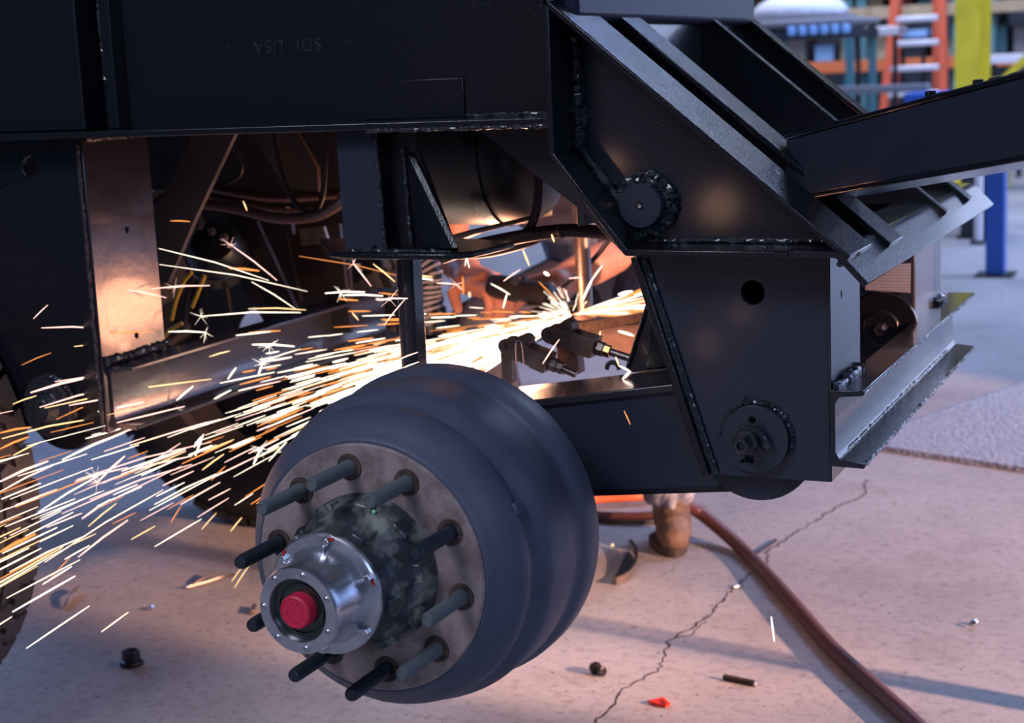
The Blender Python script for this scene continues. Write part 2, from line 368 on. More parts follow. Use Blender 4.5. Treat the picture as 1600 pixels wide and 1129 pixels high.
# orientation: face -Y, rotated by 180 degrees in its plane
o.matrix_world = Matrix.Translation(p) @ Matrix(((-1, 0, 0, 0), (0, 0, -1, 0), (0, -1, 0, 0), (0, 0, 0, 1)))
o['label'] = 'faint upside-down mill lettering rolled into the steel'

# --- hanger shapes (near pair and far pair)
A = aY(846, -60, 2.06); B = aY(857, 243, 2.06); Cc = aY(976, 400, 2.06); D = V(-.49, 2.06, .9375)
A.x = -.8995; B.x = -.8995
T1 = aY(881, 35, 2.06); T2 = aY(1290, 381, 2.06); sl = (T2-T1).normalized(); nrm = V(-sl.z, 0, sl.x)
if nrm.z < 0: nrm = -nrm
T0 = T1-sl*.10; TE = T2+sl*.035
def hanger_head(y0, y1, yweb, near):
    web = [V(-.895, 0, 1.30), V(B.x+.004, 0, B.z), V(Cc.x, 0, Cc.z+.004), V(-.50, 0, .944), V(TE.x, 0, TE.z-.004), V(T1.x, 0, T1.z)]
    web = [V(p.x, yweb, p.z) for p in web]
    MB().prism(web, (0, .010, 0)).build('web_plate', 'paint_smooth', fr, label='smooth dark web plate of a hanger')
    P, E_ = slab(V(A.x, 0, 1.34), B, y0, y1, .009, V(1, 0, 0)); MB().prism(P, E_).build('side_flange', 'paint', fr, bevel=.002)
    P, E_ = slab(B, Cc, y0, y1, .009, V(.9, 0, .6)); MB().prism(P, E_).build('lower_flange', 'paint', fr, bevel=.002)
    P, E_ = slab(Cc, V(-.56, 0, Cc.z-.001), y0, y1, .009, V(0, 0, 1)); MB().prism(P, E_).build('bottom_flange', 'paint', fr, bevel=.002)
    P, E_ = slab(T0, TE, y0, y1, .009, nrm); MB().prism(P, E_).build('top_flange', 'paint', fr, bevel=.002)
hanger_head(2.06, 2.19, YW, True)
bead([V(-.886, 2.142, 1.30), V(-.886, 2.142, B.z+.006)], .0085, parent=fr, noise=.35)
bead([V(-.886, 2.142, B.z+.006), V(Cc.x+.008, 2.142, Cc.z+.014)], .0055, parent=fr)
bead([V(Cc.x, 2.146, .951), V(-.52, 2.146, .951)], .003, parent=fr)
bead([T1+V(0, .085, -.004), T2+V(0, .085, -.004)], .003, parent=fr)
bead([TE+V(-.01, .005, -.004), TE+V(-.005, .125, -.002)], .004, parent=fr)
# ribs behind the near head
def rib(yf0, yf1, yweb, th, name='rib'):
    P, E_ = slab(T0, TE+sl*.012, yf0, yf1, .008, nrm); r_ = MB().prism(P, E_).build(name, 'paint', fr, bevel=.0015)
    web = [V(-.895, yweb, 1.32), V(-.895, yweb, 1.09), V(-.80, yweb, .952), V(-.50, yweb, .946), V(TE.x, yweb, TE.z-.001), V(T0.x, yweb, T0.z-.001)]
    MB().prism(web, (0, th, 0)).build('rib_web', 'paint', r_)
rib(2.275, 2.36, 2.345, .008)
rib(2.725, 2.745, 2.73, .008)
rib(2.955, 3.0, 2.985, .008)
bead([V(-.893, 2.34, 1.30), V(-.893, 2.34, 1.22)], .008, parent=fr)
# transverse plate at the head of the ribs and tube above it
MB().box(-.905, -.893, 2.17, 3.02, .97, 1.275).build('transverse_plate', 'paint_side', fr, bevel=.001)
MB().box(-.905, -.865, 2.10, 2.98, 1.262, 1.34).build('transverse_tube', 'tube_blue', fr, bevel=.012)
# hood plate with bent lip running across both hangers
prof = [(-.559, .9475), (-.50, .9475)]+[( -.50+.018*math.sin(t), .9475-.018*(1-math.cos(t))) for t in (.25, .5, .75, .92)]
x_, z_ = prof[-1]; prof.append((-.454, .907))
lo = []
for i, (x, z) in enumerate(prof):
    a_ = prof[max(0, i-1)]; b_ = prof[min(len(prof)-1, i+1)]; tx, tz = b_[0]-a_[0], b_[1]-a_[1]; l_ = math.hypot(tx, tz); lo.append((x+tz/l_*.0085, z-tx/l_*.0085))
MB().prism([V(x, 2.06, z) for x, z in prof+lo[::-1]], (0, 1.09, 0)).build('hood_plate', 'paint_smooth', fr, bevel=.0015, label='bent lip plate across the end of the frame')
for yy in (2.12, 2.35, 2.735, 2.985):
    bead([TE+V(-.006, yy-2.06-.012, .003), TE+V(-.002, yy-2.06+.012, .003)], .005, parent=fr)
# --- hanger boxes
def hanger_box(y0, y1, front):
    TLx, BLx = -.801, -.701; zt, zb = .930, .612
    hx = aY(1176, 457, YW)
    holes = [circ((hx.x, y0, hx.z), .0175, 28)] if front else []
    poly = [V(TLx, y0, zt), V(-.532, y0, zt), V(-.528, y0, zb), V(BLx, y0, zb)]
    b_ = MB().prism(poly, (0, .010, 0), holes).build('hanger_plate', 'paint_matte', fr, label='flat tapered side plate of the hanger box')
    MB().prism([V(p.x, y1-.01, p.z) for p in poly], (0, .010, 0)).build('hanger_plate', 'paint', fr)
    e = V(-.532, y0+.002, zb+.001)
    MB().prism([V(-.534, y0+.001, zb), V(-.534, y1, zb), V(-.534, y1, .91), V(-.534, y1-.03, zt), V(-.534, y0+.001, zt)], (.008, 0, 0),
               [[V(-.534, y0+.065+.003*math.cos(t), .868+.006*math.sin(t)) for t in [k*PI/5 for k in range(10)]]] if front else []).build('end_plate', 'paint_side', fr, bevel=.003)
    P, E_ = slab(V(TLx, 0, zt), V(BLx, 0, zb), y0-.012, y1, .012, V(-1, 0, -.3)); MB().prism(P, E_).build('back_flange', 'paint', fr, bevel=.002)
hanger_box(YW, 2.331, True)
hanger_box(2.75, 3.0, False)
dx = V(.010, 0, 0)
for k, off in enumerate((.004, .009)):
    bead([V(-.801+off, 2.146, .925), V(-.701+off, 2.146, .614)], .0035, parent=fr, noise=.12)
# inner disc and placard on the far hanger
q = aY(1380, 510, 2.75)
MB().lathe([(.062, 0), (.062, .012), (.03, .013), (.03, .02), (.0, .02)], (q.x, 2.75, q.z), (0, -1, 0), 36).build('pin_disc', 'paint', fr, bevel=.001)
MB().lathe([(.011, 0), (.011, .02), (.006, .023), (.0, .023)], (q.x+.002, 2.735, q.z), (0, -1, 0), 6).build('pin_bolt', 'nut', fr)
pp = [(1352, 414), (1423, 411), (1422, 457), (1352, 453)]
MB().prism([aY(x, y, 2.748) for x, y in pp], (0, -.001, 0)).build('placard', 'placard', fr, label='printed placard inside the hanger')
# end channel across (opens towards the end)
def channel(xw, y0, y1, z0, z1, fl, name, mat='paint_smooth'):
    t = .008
    poly = [V(xw, y0, z0), V(xw+fl, y0, z0-.001), V(xw+fl+.001, y0, z0+.006), V(xw+t+.006, y0, z0+t+.002), V(xw+t, y0, z0+t+.012),
            V(xw+t, y0, z1-t-.012), V(xw+t+.006, y0, z1-t-.002), V(xw+fl, y0, z1-.007), V(xw+fl, y0, z1), V(xw, y0, z1)]
    return MB().prism(poly, (0, y1-y0, 0)).build(name, mat, fr, bevel=.0015)
channel(-.5275, 2.145, 3.09, .636, .745, .048, 'end_channel')
bead([V(-.519, 2.15, .747), V(-.521, 2.31, .747)], .006, parent=fr)
bead([V(-.521, 2.93, .748), V(-.522, 3.01, .748)], .006, parent=fr)
bead([V(-.4795, 2.147, .742), V(-.4795, 3.085, .742)], .0016, parent=fr, noise=.5)
bead([V(-.479, 2.147, .640), V(-.479, 3.085, .640)], .0022, parent=fr, noise=.5)
bead([V(-.516, 2.2, .648), V(-.516, 3.0, .648)], .0025, parent=fr, noise=.3)
# upper pin and collar
c = aY(1013, 318, YW)
pn = MB().lathe([(.043, 0), (.043, .010), (.038, .012)], c, (0, -1, 0), 40).build('pin_collar', 'weld', fr)
bead([p+V(0, -.008, 0) for p in arc(c, .040, -PI*1.05, PI*.85, 40)], .0065, parent=pn)
bead([p+V(0, -.014, 0) for p in arc(c, .034, -PI*.5, PI*.95, 30)], .0045, parent=pn)
MB().lathe([(.0315, 0), (.0315, .034), (.0300, .0355), (.006, .0355), (.006, .030), (0, .030)], c, (0, -1, 0), 40).build('pin_face', 'paint_matte', pn)
MB().lathe([(.0055, 0), (.0055, .006), (.003, .009), (0, .0092)], c+V(0, -.029, 0), (0, -1, 0), 12).build('grease_nipple', 'chrome', pn)
# lower pivot disc
c = aY(1180, 685, 2.14)
ds = MB().prism(circ(c+V(0, .01, 0), .0485, 48), (0, -.014, 0), [[c+V(-.008+a_, .01, -.0285+b_) for a_, b_ in ((-.0065, -.0065), (.0065, -.0065), (.0065, .0065), (-.0065, .0065))], circ(c+V(-.003, .01, .0275), .0055, 14)]).build('pivot_disc', 'paint_matte', fr, bevel=.0008)
c2 = c+V(-.008, -.004, -.001)
MB().lathe([(.022, 0), (.022, .004), (.019, .004)], c2, (0, -1, 0), 28).build('washer', 'weld', ds)
MB().lathe([(.019, .003), (.0195, .006), (.0195, .020), (.017, .022), (0, .022)], c2, (0, -1, 0), 6).build('nut', 'weld', ds, bevel=.001)
MB().lathe([(.0115, .02), (.0115, .040), (.010, .042), (.006, .042), (.004, .036), (0, .036)], c2, (0, -1, 0), 20).build('bolt_end', 'weld', ds)
bead([c2+V(.012, -.010, .020), c2+V(.022, -.008, .008), c2+V(.030, -.005, -.008)], .007, parent=ds)
bead([p for p in arc(c+V(0, .008, 0), .051, -.35, PI*.55, 26)], .0042, parent=ds)
bead([p for p in arc(c+V(0, .008, 0), .051, PI*.62, PI*1.0, 20)], .003, parent=ds)
MB().cyl(c+V(-.016, .006, .056), c+V(-.016, -.004, .058), .003, 8).build('paint_drip', 'weld', ds)
# gusset under the main beam
MB().prism(polyY([(747, 201), (862, 196), (866, 245), (990, 398), (975, 398), (920, 339), (797, 242)], 2.165), (0, .008, 0)).build('gusset_plate', 'paint_arm', fr, bevel=.001)
# axle seat bracket hanging from the beam
yb = 2.12
br = MB().prism(polyY([(524, 203), (584, 200), (602, 402), (540, 402)], yb), (0, .010, 0), [circ(aY(586, 389, yb), .0052, 14)]).build('bracket_plate', 'paint_matte', fr, bevel=.001)
bead([aY(585, 204, yb-.002), aY(603, 398, yb-.002)], .0032, parent=br)
MB().prism(polyY([(583, 206), (640, 203), (712, 392), (600, 402)], yb+.03), (0, .010, 0)).build('bracket_back_plate', 'paint', br)
ga, gb, gc = aY(629, 226, yb+.03), aY(644, 390, yb+.03), aY(706, 388, yb-.004)
MB().prism([ga, gb, gc], (.010, .003, 0)).build('triangular_gusset', 'paint', br, bevel=.001)
bead([aY(629, 232, yb+.026), aY(642, 384, yb+.018)], .003, parent=br)
zb_ = aY(600, 404, yb).z
base = [V(aY(500, 398, yb).x, yb+.03, 0), V(aY(512, 404, yb).x, yb+.005, 0), V(aY(540, 407, yb).x, yb-.01, 0), V(aY(700, 400, yb).x, yb-.01, 0), V(aY(730, 395, yb).x, yb+.02, 0), V(aY(735, 390, yb).x, yb+.06, 0), V(aY(800, 375, 2.26).x, 2.27, 0), V(aY(700, 375, 2.3).x, 2.32, 0), V(aY(500, 390, 2.3).x, 2.30, 0)]
MB().prism([V(p.x, p.y, zb_) for p in base], (0, 0, .010)).build('seat_plate', 'paint', br, bevel=.003)
bead([V(aY(545, 400, yb).x, yb-.001, zb_+.011), V(aY(705, 396, yb).x, yb-.001, zb_+.011)], .004, parent=br)
# square post under the seat plate
pa = aY(634, 405, 2.22); 
MB().cyl((pa.x, 2.22, .60), (pa.x, 2.22, zb_), .0165, 28).build('post', 'paint_side', fr)
MB().box(pa.x+.0145, pa.x+.0175, 2.21, 2.24, .60, zb_).build('post_seam', 'paint_side', fr, bevel=.001)
q = aY(549, 400, 2.6); MB().cyl((q.x, 2.6, .95), (q.x, 2.6, .875), .006, 10).build('rod', 'paint_side', fr)
# --- left hanger
lx = -1.80
hx = aY(47, 260, YW)
MB().prism([V(-2.35, YW, 1.118), V(lx, YW, 1.118), V(lx, YW, .612), V(-2.0, YW, .612), V(-2.15, YW, .70), V(-2.35, YW, .95)], (0, .010, 0), [circ((hx.x, YW, hx.z), .0175, 28)]).build('hanger_plate', 'paint', fr, bevel=.001)
sl_px = [aX(192, 358, lx), aX(207, 523, lx)]
fp = MB().prism([V(lx, YW+.001, .612), V(lx, 2.33, .612), V(lx, 2.33, 1.118), V(lx, YW+.001, 1.118)], (.009, 0, 0),
     [[p+V(0, .0045*math.cos(t), .005*math.sin(t)) for t in [k*PI/5 for k in range(10)]] for p in sl_px]).build('end_plate', 'paint_side', fr, bevel=.002, label='glossy return plate lit by the sparks')
bead([V(lx+.010, 2.16, 1.116), V(lx+.010, 2.30, 1.117)], .004, parent=fr)
bead([V(lx+.002, 2.147, 1.11), V(lx+.002, 2.147, .614)], .004, parent=fr, noise=.12)
bead([V(lx+.011, 2.16, .735), V(lx+.011, 2.33, .737)], .008, parent=fr)
c = V(-1.905, YW-.008, .655)
d2 = MB().lathe([(.052, 0), (.052, .012), (.03, .014), (.02, .03), (0, .032)], c, (0, -1, 0), 36).build('pivot_disc', 'weld', fr, bevel=.001)
bead(arc(c, .054, -.3, PI*.8, 26), .005, parent=d2)
MB().cyl((-1.905, 2.17, .655), (-1.905, 2.30, .655), .085, 40).build('pivot_boss', 'paint', fr, bevel=.004)
channel(-1.795, 2.165, 3.13, .618, .728, .055, 'cross_channel', 'paint_side')
# far side frame: beam, hanger plates, braces
MB().box(-3.2, -.905, 2.93, 2.945, .97, 1.6).build('far_beam_web', 'paint_arm', fr)
MB().box(-3.2, -.905, 2.85, 3.05, Z_BF, Z_BF+.011).build('far_bottom_flange', 'paint_arm', fr)
MB().prism([V(-2.3, 2.99, 1.12), V(-1.79, 2.99, 1.12), V(-1.79, 2.99, .60), V(-1.98, 2.99, .60)], (0, .012, 0)).build('far_hanger_plate', 'paint_arm', fr)
MB().prism(polyY([(301, 205), (369, 205), (303, 345), (262, 442), (234, 442), (238, 343)], 2.45), (0, .012, 0)).build('diagonal_brace', 'brace', fr, bevel=.001)
MB().prism(polyY([(391, 205), (462, 205), (495, 262), (498, 300), (443, 290)], 2.62), (0, .012, 0)).build('diagonal_brace', 'brace', fr, bevel=.001)
for k, px in enumerate([[(350, 335), (400, 345), (480, 520), (430, 520)], [(380, 340), (455, 348), (458, 366), (385, 372)], [(500, 350), (530, 350), (548, 520), (515, 520)], [(415, 370), (445, 362), (470, 470), (440, 480)]]):
    MB().prism(polyY(px, 2.8+.05*k), (0, .012, 0)).build('far_bracket', 'paint_arm', fr, bevel=.001)
MB().prism(polyY([(467, 358), (505, 354), (513, 380), (471, 384)], 2.72), (0, .01, 0)).build('small_tag_plate', 'steel', fr, label='small pale plate under the hoses')
MB().box(-2.6, -.95, 2.30, 2.90, 1.24, 1.25).build('deck_plate', 'paint_arm', fr)
# slanted channel beside the hanger box
MB().prism(polyY([(1012, 470), (1030, 462), (1060, 575), (990, 582), (978, 578)], 2.34), (0, .012, 0)).build('slanted_plate', 'paint_side', fr, bevel=.002)
bead(polyY([(1012, 472), (979, 576)], 2.335), .0022, parent=fr, noise=.05)
MB().prism(polyY([(1020, 480), (1040, 480), (1046, 575), (1008, 578)], 2.325), (0, .010, 0)).build('slanted_plate', 'paint', fr, bevel=.003)

# ================================================================ trailing arm
ar = thing('trailing_arm', 'dark box-section trailing arm running from the axle into the right hanger', 'suspension arm', (-.63, 2.25, .668))
ta, tb = V(-1.13, 0, .673), V(-.62, 0, .750); ba, bb = V(-1.13, 0, .538), V(-.62, 0, .590)
MB().prism([V(p.x, 2.19, p.z) for p in (ta, tb, bb, ba)], (0, .010, 0)).build('arm_side', 'paint_matte', ar, bevel=.001)
MB().prism([V(p.x, 2.318, p.z) for p in (ta, tb, bb, ba)], (0, .010, 0)).build('arm_side', 'paint_arm', ar)
MB().prism([V(ta.x, 2.182, ta.z-.004), V(tb.x-.06, 2.182, tb.z-.004-.009), V(tb.x-.06, 2.182, tb.z-.001), V(ta.x, 2.182, ta.z+.008)], (0, .155, 0)).build('arm_top', 'paint_side', ar, bevel=.002)
MB().prism([V(ba.x, 2.186, ba.z-.006), V(bb.x, 2.186, bb.z-.006), V(bb.x, 2.186, bb.z+.002), V(ba.x, 2.186, ba.z+.002)], (0, .145, 0)).build('arm_bottom', 'paint', ar)
MB().cyl((-.645, 2.185, .655), (-.645, 2.32, .655), .088, 48).build('bushing_eye', 'paint_matte', ar, bevel=.003)
ax = thing('axle', 'round dark axle tube behind the drum', 'axle', (-1.08, 2.2, .54))
MB().cyl((-1.08, 2.02, .54), (-1.08, 3.3, .54), .062, 32).build('axle_tube', 'paint_arm', ax)
MB().box(-1.17, -1.0, 2.17, 2.34, .44, .66).build('axle_clamp', 'paint', ax, bevel=.006)

# ================================================================ wheel end: drum, hub, studs
HX, HY, HZ = -1.0803, 1.8065, .5407
wh = thing('wheel_end', 'grey brake drum with ten bare studs and silver oil-filled hub cap', 'brake drum', (HX, HY, HZ))
prof = [(.108, .004), (.178, .004), (.181, .006), (.184, .010), (.192, .018), (.202, .028), (.2095, .040), (.2135, .052), (.2145, .062), (.2125, .068), (.211, .072), (.2125, .077), (.219, .086), (.2265, .098), (.2295, .112),
        (.2300, .150), (.2310, .180), (.2290, .186), (.2285, .192), (.2330, .202), (.2370, .212), (.2385, .222), (.2385, .248), (.2365, .254), (.222, .255), (.20, .255), (.205, .08), (.15, .03), (.108, .02)]
dr = MB().lathe(prof, (HX, HY, HZ), (0, 1, 0), 128, caps=False).build('brake_drum', 'drum', wh, label='blue-grey primed brake drum shell')
prof = [(.105, 0), (.172, 0), (.1745, .003), (.1745, .006)]
MB().lathe(prof, (HX, HY-.001, HZ), (0, 1, 0), 96, caps=False).build('drum_face', 'rustface', wh, label='brown machined face of the drum')
for k in range(3):
    t = (.4, 2.4, 4.6)[k]; c = V(HX+.215*math.cos(t), HY+.064, HZ+.215*math.sin(t))
    MB().obox(c, V(-math.sin(t), 0, math.cos(t))*.008, V(0, .010, 0), V(math.cos(t), 0, math.sin(t))*.003).build('cast_notch', 'drum', dr, bevel=.002)
stud_info = {0: 'stud', 1: 'stud', 2: 'stud_dark', 3: 'stud', 4: 'stud', 5: 'stud_dark', 6: 'stud_dark', 7: 'stud_dark', 8: 'stud_dark', 9: 'stud'}
for k in range(10):
    a_ = -.13461939+k*PI/5; c = V(HX+.1429*math.sin(a_), HY, HZ+.1429*math.cos(a_))
    MB().lathe([(.0185, -.0005), (.0185, .003), (.0125, .003), (.0118, .0005)], c, (0, -1, 0), 28, caps=False).build('stud_ring', 'rust', wh)
    pr_ = [(.0112, -.004), (.0112, .012), (.0100, .014)]
    pr_ += [(.0102 if i % 2 else .0096, .014+.0014*i) for i in range(1, 58)]
    pr_ += [(.0098, .096), (.0085, .0995), (.0075, .1005), (.007, .0995), (0, .0995)]
    MB().lathe(pr_, c, (0, -1, 0), 20).build('stud', stud_info[k], wh, label='lighter grey threaded stud' if stud_info[k] == 'stud' else 'dark threaded stud')
# hub barrel with lugs
hb = MB().lathe([(.1065, -.006), (.1065, .006), (.102, .014), (.098, .030), (.094, .040), (.086, .052), (.081, .070), (.079, .090), (.0805, .097), (.0805, .105)], (HX, HY, HZ), (0, -1, 0), 72).build('hub_barrel', 'castiron', wh)
for k in range(10):
    a_ = .18+k*PI/5; u = V(math.sin(a_), 0, math.cos(a_)); t_ = V(math.cos(a_), 0, -math.sin(a_))
    MB().obox(V(HX, HY-.020, HZ)+u*.094, t_*.014, V(0, .020, 0), u*.010).build('hub_lug', 'castiron', hb, bevel=.003)
for k in range(5):
    a_ = .5+k*2*PI/5; u = V(math.sin(a_), 0, math.cos(a_)); t_ = V(math.cos(a_), 0, -math.sin(a_))
    MB().obox(V(HX, HY-.070, HZ)+u*.078, t_*.010, V(0, .024, 0), u*.009).build('hub_rib', 'castiron', hb, bevel=.003)
MB().blob(V(HX, HY-.035, HZ)+V(.35, 0, .94)*.098, .003, .003, .003, 6).build('green_dot', simple('green_paint_dot', (.35, .8, .45), .5), hb)
cap = MB().lathe([(.080, .104), (.0815, .106), (.0815, .112), (.079, .1145), (.0665, .115), (.0635, .119), (.060, .130), (.0585, .150), (.0575, .166), (.0575, .178), (.0560, .181), (.0425, .1815), (.0415, .180), (.0415, .170)], (HX, HY, HZ), (0, -1, 0), 96, caps=False).build('hub_cap', 'alu', wh)
MB().lathe([(.0416, .171), (.034, .1705), (.0335, .1725), (.032, .1725), (.031, .1705), (.0, .1705)], (HX, HY, HZ), (0, -1, 0), 64, caps=False).build('cap_window', 'lens', cap)
MB().lathe([(.0225, .168), (.0225, .184), (.0215, .187), (.019, .1885), (.0185, .1875), (0, .1875)], (HX+.000, HY, HZ), (0, -1, 0), 48).build('plug', 'redplug', cap, label='red round plug')
for k in range(10):
    a_ = k*2*PI/10; MB().lathe([(.0022, 0), (.002, .0012), (0, .0014)], V(HX+.012*math.cos(a_), HY-.1872, HZ+.012*math.sin(a_)), (0, -1, 0), 8).build('plug_nub', 'redplug', cap)
for k in range(7):
    a_ = .25+k*2*PI/7; MB().lathe([(.0036, 0), (.0034, .0025), (.002, .0036), (0, .004)], V(HX+.0495*math.sin(a_), HY-.181, HZ+.0495*math.cos(a_)), (0, -1, 0), 14).build('window_rivet', 'chrome', cap)
for k in range(6):
    a_ = .12+k*PI/3; c = V(HX+.0735*math.sin(a_), HY-.1145, HZ+.0735*math.cos(a_))
    b_ = MB().lathe([(.0085, 0), (.0085, .0012)], c, (0, -1, 0), 20).build('washer', 'chrome', cap)
    MB().lathe([(.0062, .001), (.0062, .006), (.005, .007), (0, .007)], c, (0, -1, 0), 6).build('cap_bolt', 'chrome', cap, bevel=.0005)
    u = V(math.sin(a_), 0, math.cos(a_)); t_ = V(math.cos(a_), 0, -math.sin(a_))
    MB().obox(V(HX, HY-.119, HZ)+u*.0655, t_*.0025, V(0, .006, 0), u*.004).build('cap_rib', 'alu', cap, bevel=.001)
    if k in (0, 1, 5): MB().obox(c+u*.004+t_*.006+V(0, -.001, 0), t_*.0045, V(0, .0012, 0), u*.0018).build('red_mark', 'redmark', cap)

# ================================================================ tyres
def tyre(X, Y0, Y1, Z, R, name, label, near):
    t = thing(name, label, 'tyre', (X, (Y0+Y1)/2, Z-R), group=None); w = Y1-Y0; Rb = R-.014
    prof = [(R*.57, .03), (R*.60, .008), (R*.75, -.006), (R*.88, .0), (Rb-.02, .008), (Rb-.004, .02), (Rb, .035), (Rb, w-.035), (Rb-.004, w-.02), (Rb-.02, w-.008), (R*.88, w), (R*.75, w+.006), (R*.60, w-.008), (R*.57, w-.03)]
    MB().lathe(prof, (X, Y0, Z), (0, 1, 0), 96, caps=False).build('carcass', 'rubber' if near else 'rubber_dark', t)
    MB().lathe([(R*.575, .035), (R*.54, .05), (R*.50, .12), (R*.2, .13), (R*.2, w-.13), (R*.5, w-.12), (R*.54, w-.05), (R*.575, w-.035)], (X, Y0, Z), (0, 1, 0), 64, caps=False).build('rim', 'paint_arm', t)
    n = 48; rows = 5; rw = (w-.012)/rows; p = 2*PI/n; me = None; mbj = MB()
    for r_ in range(rows):
        me = None
        for k in range(n):
            a_ = (k+.5*(r_ % 2))*p; hl = p*.40*Rb; hw = rw*.42; ch = .012*(1 if r_ % 2 else -1)
            if near and r_ == rows-1: hw = rw*.47
            # chevron block in local (tangent, y), raised along the radius
            poly = [(-hl, -hw), (-hl+ch, 0), (-hl, hw), (hl, hw), (hl+ch, 0), (hl, -hw)]
            u = V(math.cos(a_), 0, math.sin(a_)); tg = V(-math.sin(a_), 0, math.cos(a_)); yc = Y0+.006+rw*(r_+.5)
            edge = .010 if r_ in (0, rows-1) else 0
            if near:
                if me is None:
                    mb = MB().prism([V(x, y, -.004) for x, y in poly], (0, 0, .018)); o = mb.build('tread_block', 'rubber', t); me = o.data
                else:
                    o = bpy.data.objects.new('tread_block', me); COL.objects.link(o); o.parent = t; o.matrix_parent_inverse = t.matrix_world.inverted()
                mt = Matrix((tg, V(0, 1, 0), u)).transposed().to_4x4(); mt.translation = V(X, yc, Z)+u*(Rb-edge*.6); o.matrix_basis = mt
            else:
                c0 = V(X, yc, Z)+u*(Rb-edge*.6); mbj.prism([c0+tg*x+V(0, y, 0)-u*.004 for x, y in poly], u*.018)
    if not near: mbj.build('tread', 'rubber_dark', t, kind='stuff')
    return t
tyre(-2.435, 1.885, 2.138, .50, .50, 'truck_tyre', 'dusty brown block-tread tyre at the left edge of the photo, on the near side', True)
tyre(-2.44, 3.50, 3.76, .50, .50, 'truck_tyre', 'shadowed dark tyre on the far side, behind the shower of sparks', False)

# ================================================================ drawbar
away = V(-.644, .752, -.141).normalized()
def perp_section(a, w, h0, h1): pass
top0, bot0 = V(-.587, 2.27, 1.090), V(-.589, 2.27, 1.003)
st = .20; top0 = top0+away*st*.35; bot0 = bot0+away*st*.35
Lb = 1.30; side = away.cross(V(0, 0, 1)).normalized()
if side.y < 0: side = -side      # away from the camera
hh = (top0-bot0); e = -away*Lb
db = thing('drawbar_beam', 'black painted box-section beam rising to the right out of the ribs', 'steel beam', bot0)
a0 = bot0; 
MB().prism([a0, a0+hh, a0+hh+side*.008, a0+side*.008], e).build('near_side', 'paint_matte', db, bevel=.002)  # lighter satin paint stands in for the sheen on this side
MB().prism([a0+side*.09, a0+hh+side*.09, a0+hh+side*.098, a0+side*.098], e).build('far_side', 'paint', db)
up_ = hh.normalized()
MB().prism([a0+hh-side*.003, a0+hh+side*.10, a0+hh+side*.10+up_*.007, a0+hh-side*.003+up_*.007], e).build('top_side', 'paint', db, bevel=.0015)
MB().prism([a0-side*.003, a0+side*.10, a0+side*.10-up_*.006, a0-side*.003-up_*.006], e).build('bottom_side', 'paint', db, bevel=.0015)
for k, (t_, hgt, w_) in enumerate(((.38, .012, .004), (.41, .006, .012), (.49, .010, .003), (.53, .007, .009), (.57, .006, .007))):
    c = a0+hh-away*(t_-.02)+side*.03+up_*(.007+hgt/2)
    MB().obox(c, away*w_, side*.006, up_*hgt*.5).build('spatter_lump', 'black', db, bevel=.001)

# ================================================================ air tank and hoses
tk = thing('air_tank', 'dark round-ended air tank slung under the frame beam', 'air tank', (-1.35, 2.72, .98))
tkY = 2.62; L_, Rt = aY(640, 280, tkY), aY(850, 280, tkY); zc = 1.06; rr = .135
MB().lathe([(0, 0), (.05, .004), (.09, .014), (.118, .032), (.132, .055), (rr, .085), (rr, .30), (.132, .33), (.118, .353), (.09, .371), (.05, .381), (0, .385)], (Rt.x+.03-.385, tkY, zc), (1, 0, 0), 56).build('shell', 'tank', tk)
for xx in (Rt.x-.27, Rt.x-.09): MB().lathe([(rr+.001, 0), (rr+.004, 0), (rr+.004, .025), (rr+.001, .025)], (xx, tkY, zc), (1, 0, 0), 56, caps=False).build('strap', 'paint', tk)
MB().prism(polyY([(688, 372), (730, 360), (825, 338), (828, 344), (735, 368), (700, 382)], 2.46), (0, .05, 0)).build('mounting_strip', 'steel', tk, bevel=.003)
def hose(name, label, px, r, mat, n=9, grp=None):
    pts = [aY(*p) for p in px]; o = MB().tube(spline(pts, n), r, 12).build(name, mat, label=label, cat='hose', group=grp); return o
hose('air_hose', 'thick brown hose sagging lowest between the braces and the bracket', [(318, 318, 2.6), (370, 326, 2.6), (430, 340, 2.58), (490, 338, 2.55), (530, 318, 2.5), (545, 300, 2.45)], .0105, 'hose')
hose('air_hose', 'middle hose of the bundle between the brown braces', [(316, 303, 2.63), (380, 317, 2.63), (450, 327, 2.63), (530, 322, 2.63)], .0085, 'hose')
hose('air_hose', 'uppermost hose of the bundle between the brown braces', [(310, 288, 2.66), (380, 302, 2.66), (440, 308, 2.66), (535, 302, 2.66)], .0095, 'hose')
hose('air_hose', 'thin dark hose hanging in a deep loop beside the bracket', [(425, 190, 2.56), (438, 260, 2.56), (458, 312, 2.56), (485, 333, 2.56), (503, 310, 2.56), (508, 250, 2.56), (508, 190, 2.56)], .0055, 'hose_black')
hose('air_hose', 'thin curved hose above the bundle at the upper left', [(355, 215, 2.7), (376, 250, 2.7), (374, 275, 2.7), (350, 288, 2.7), (325, 290, 2.7)], .004, 'hose_black')
hose('air_hose', 'vertical brown hose curving down at the end of the air tank', [(828, 225, 2.42), (840, 270, 2.42), (841, 310, 2.42), (834, 345, 2.42), (822, 365, 2.42)], .0085, 'hose')
hose('air_hose', 'long brown hose running right from the seat plate under the tank', [(690, 402, 2.4), (740, 385, 2.4), (800, 372, 2.4), (870, 361, 2.42), (930, 362, 2.45), (975, 372, 2.5)], .0115, 'hose')
hose('air_hose', 'lower orange-lit hose drooping under the long brown one', [(640, 398, 2.5), (700, 398, 2.5), (760, 395, 2.5), (815, 382, 2.48), (850, 368, 2.48)], .008, 'hose')
hose('power_cord', 'thin dark cord curving down across the right forearm', [(955, 370, 3.05), (930, 402, 3.05), (905, 425, 3.05), (880, 447, 3.08)], .0055, 'hose_black')
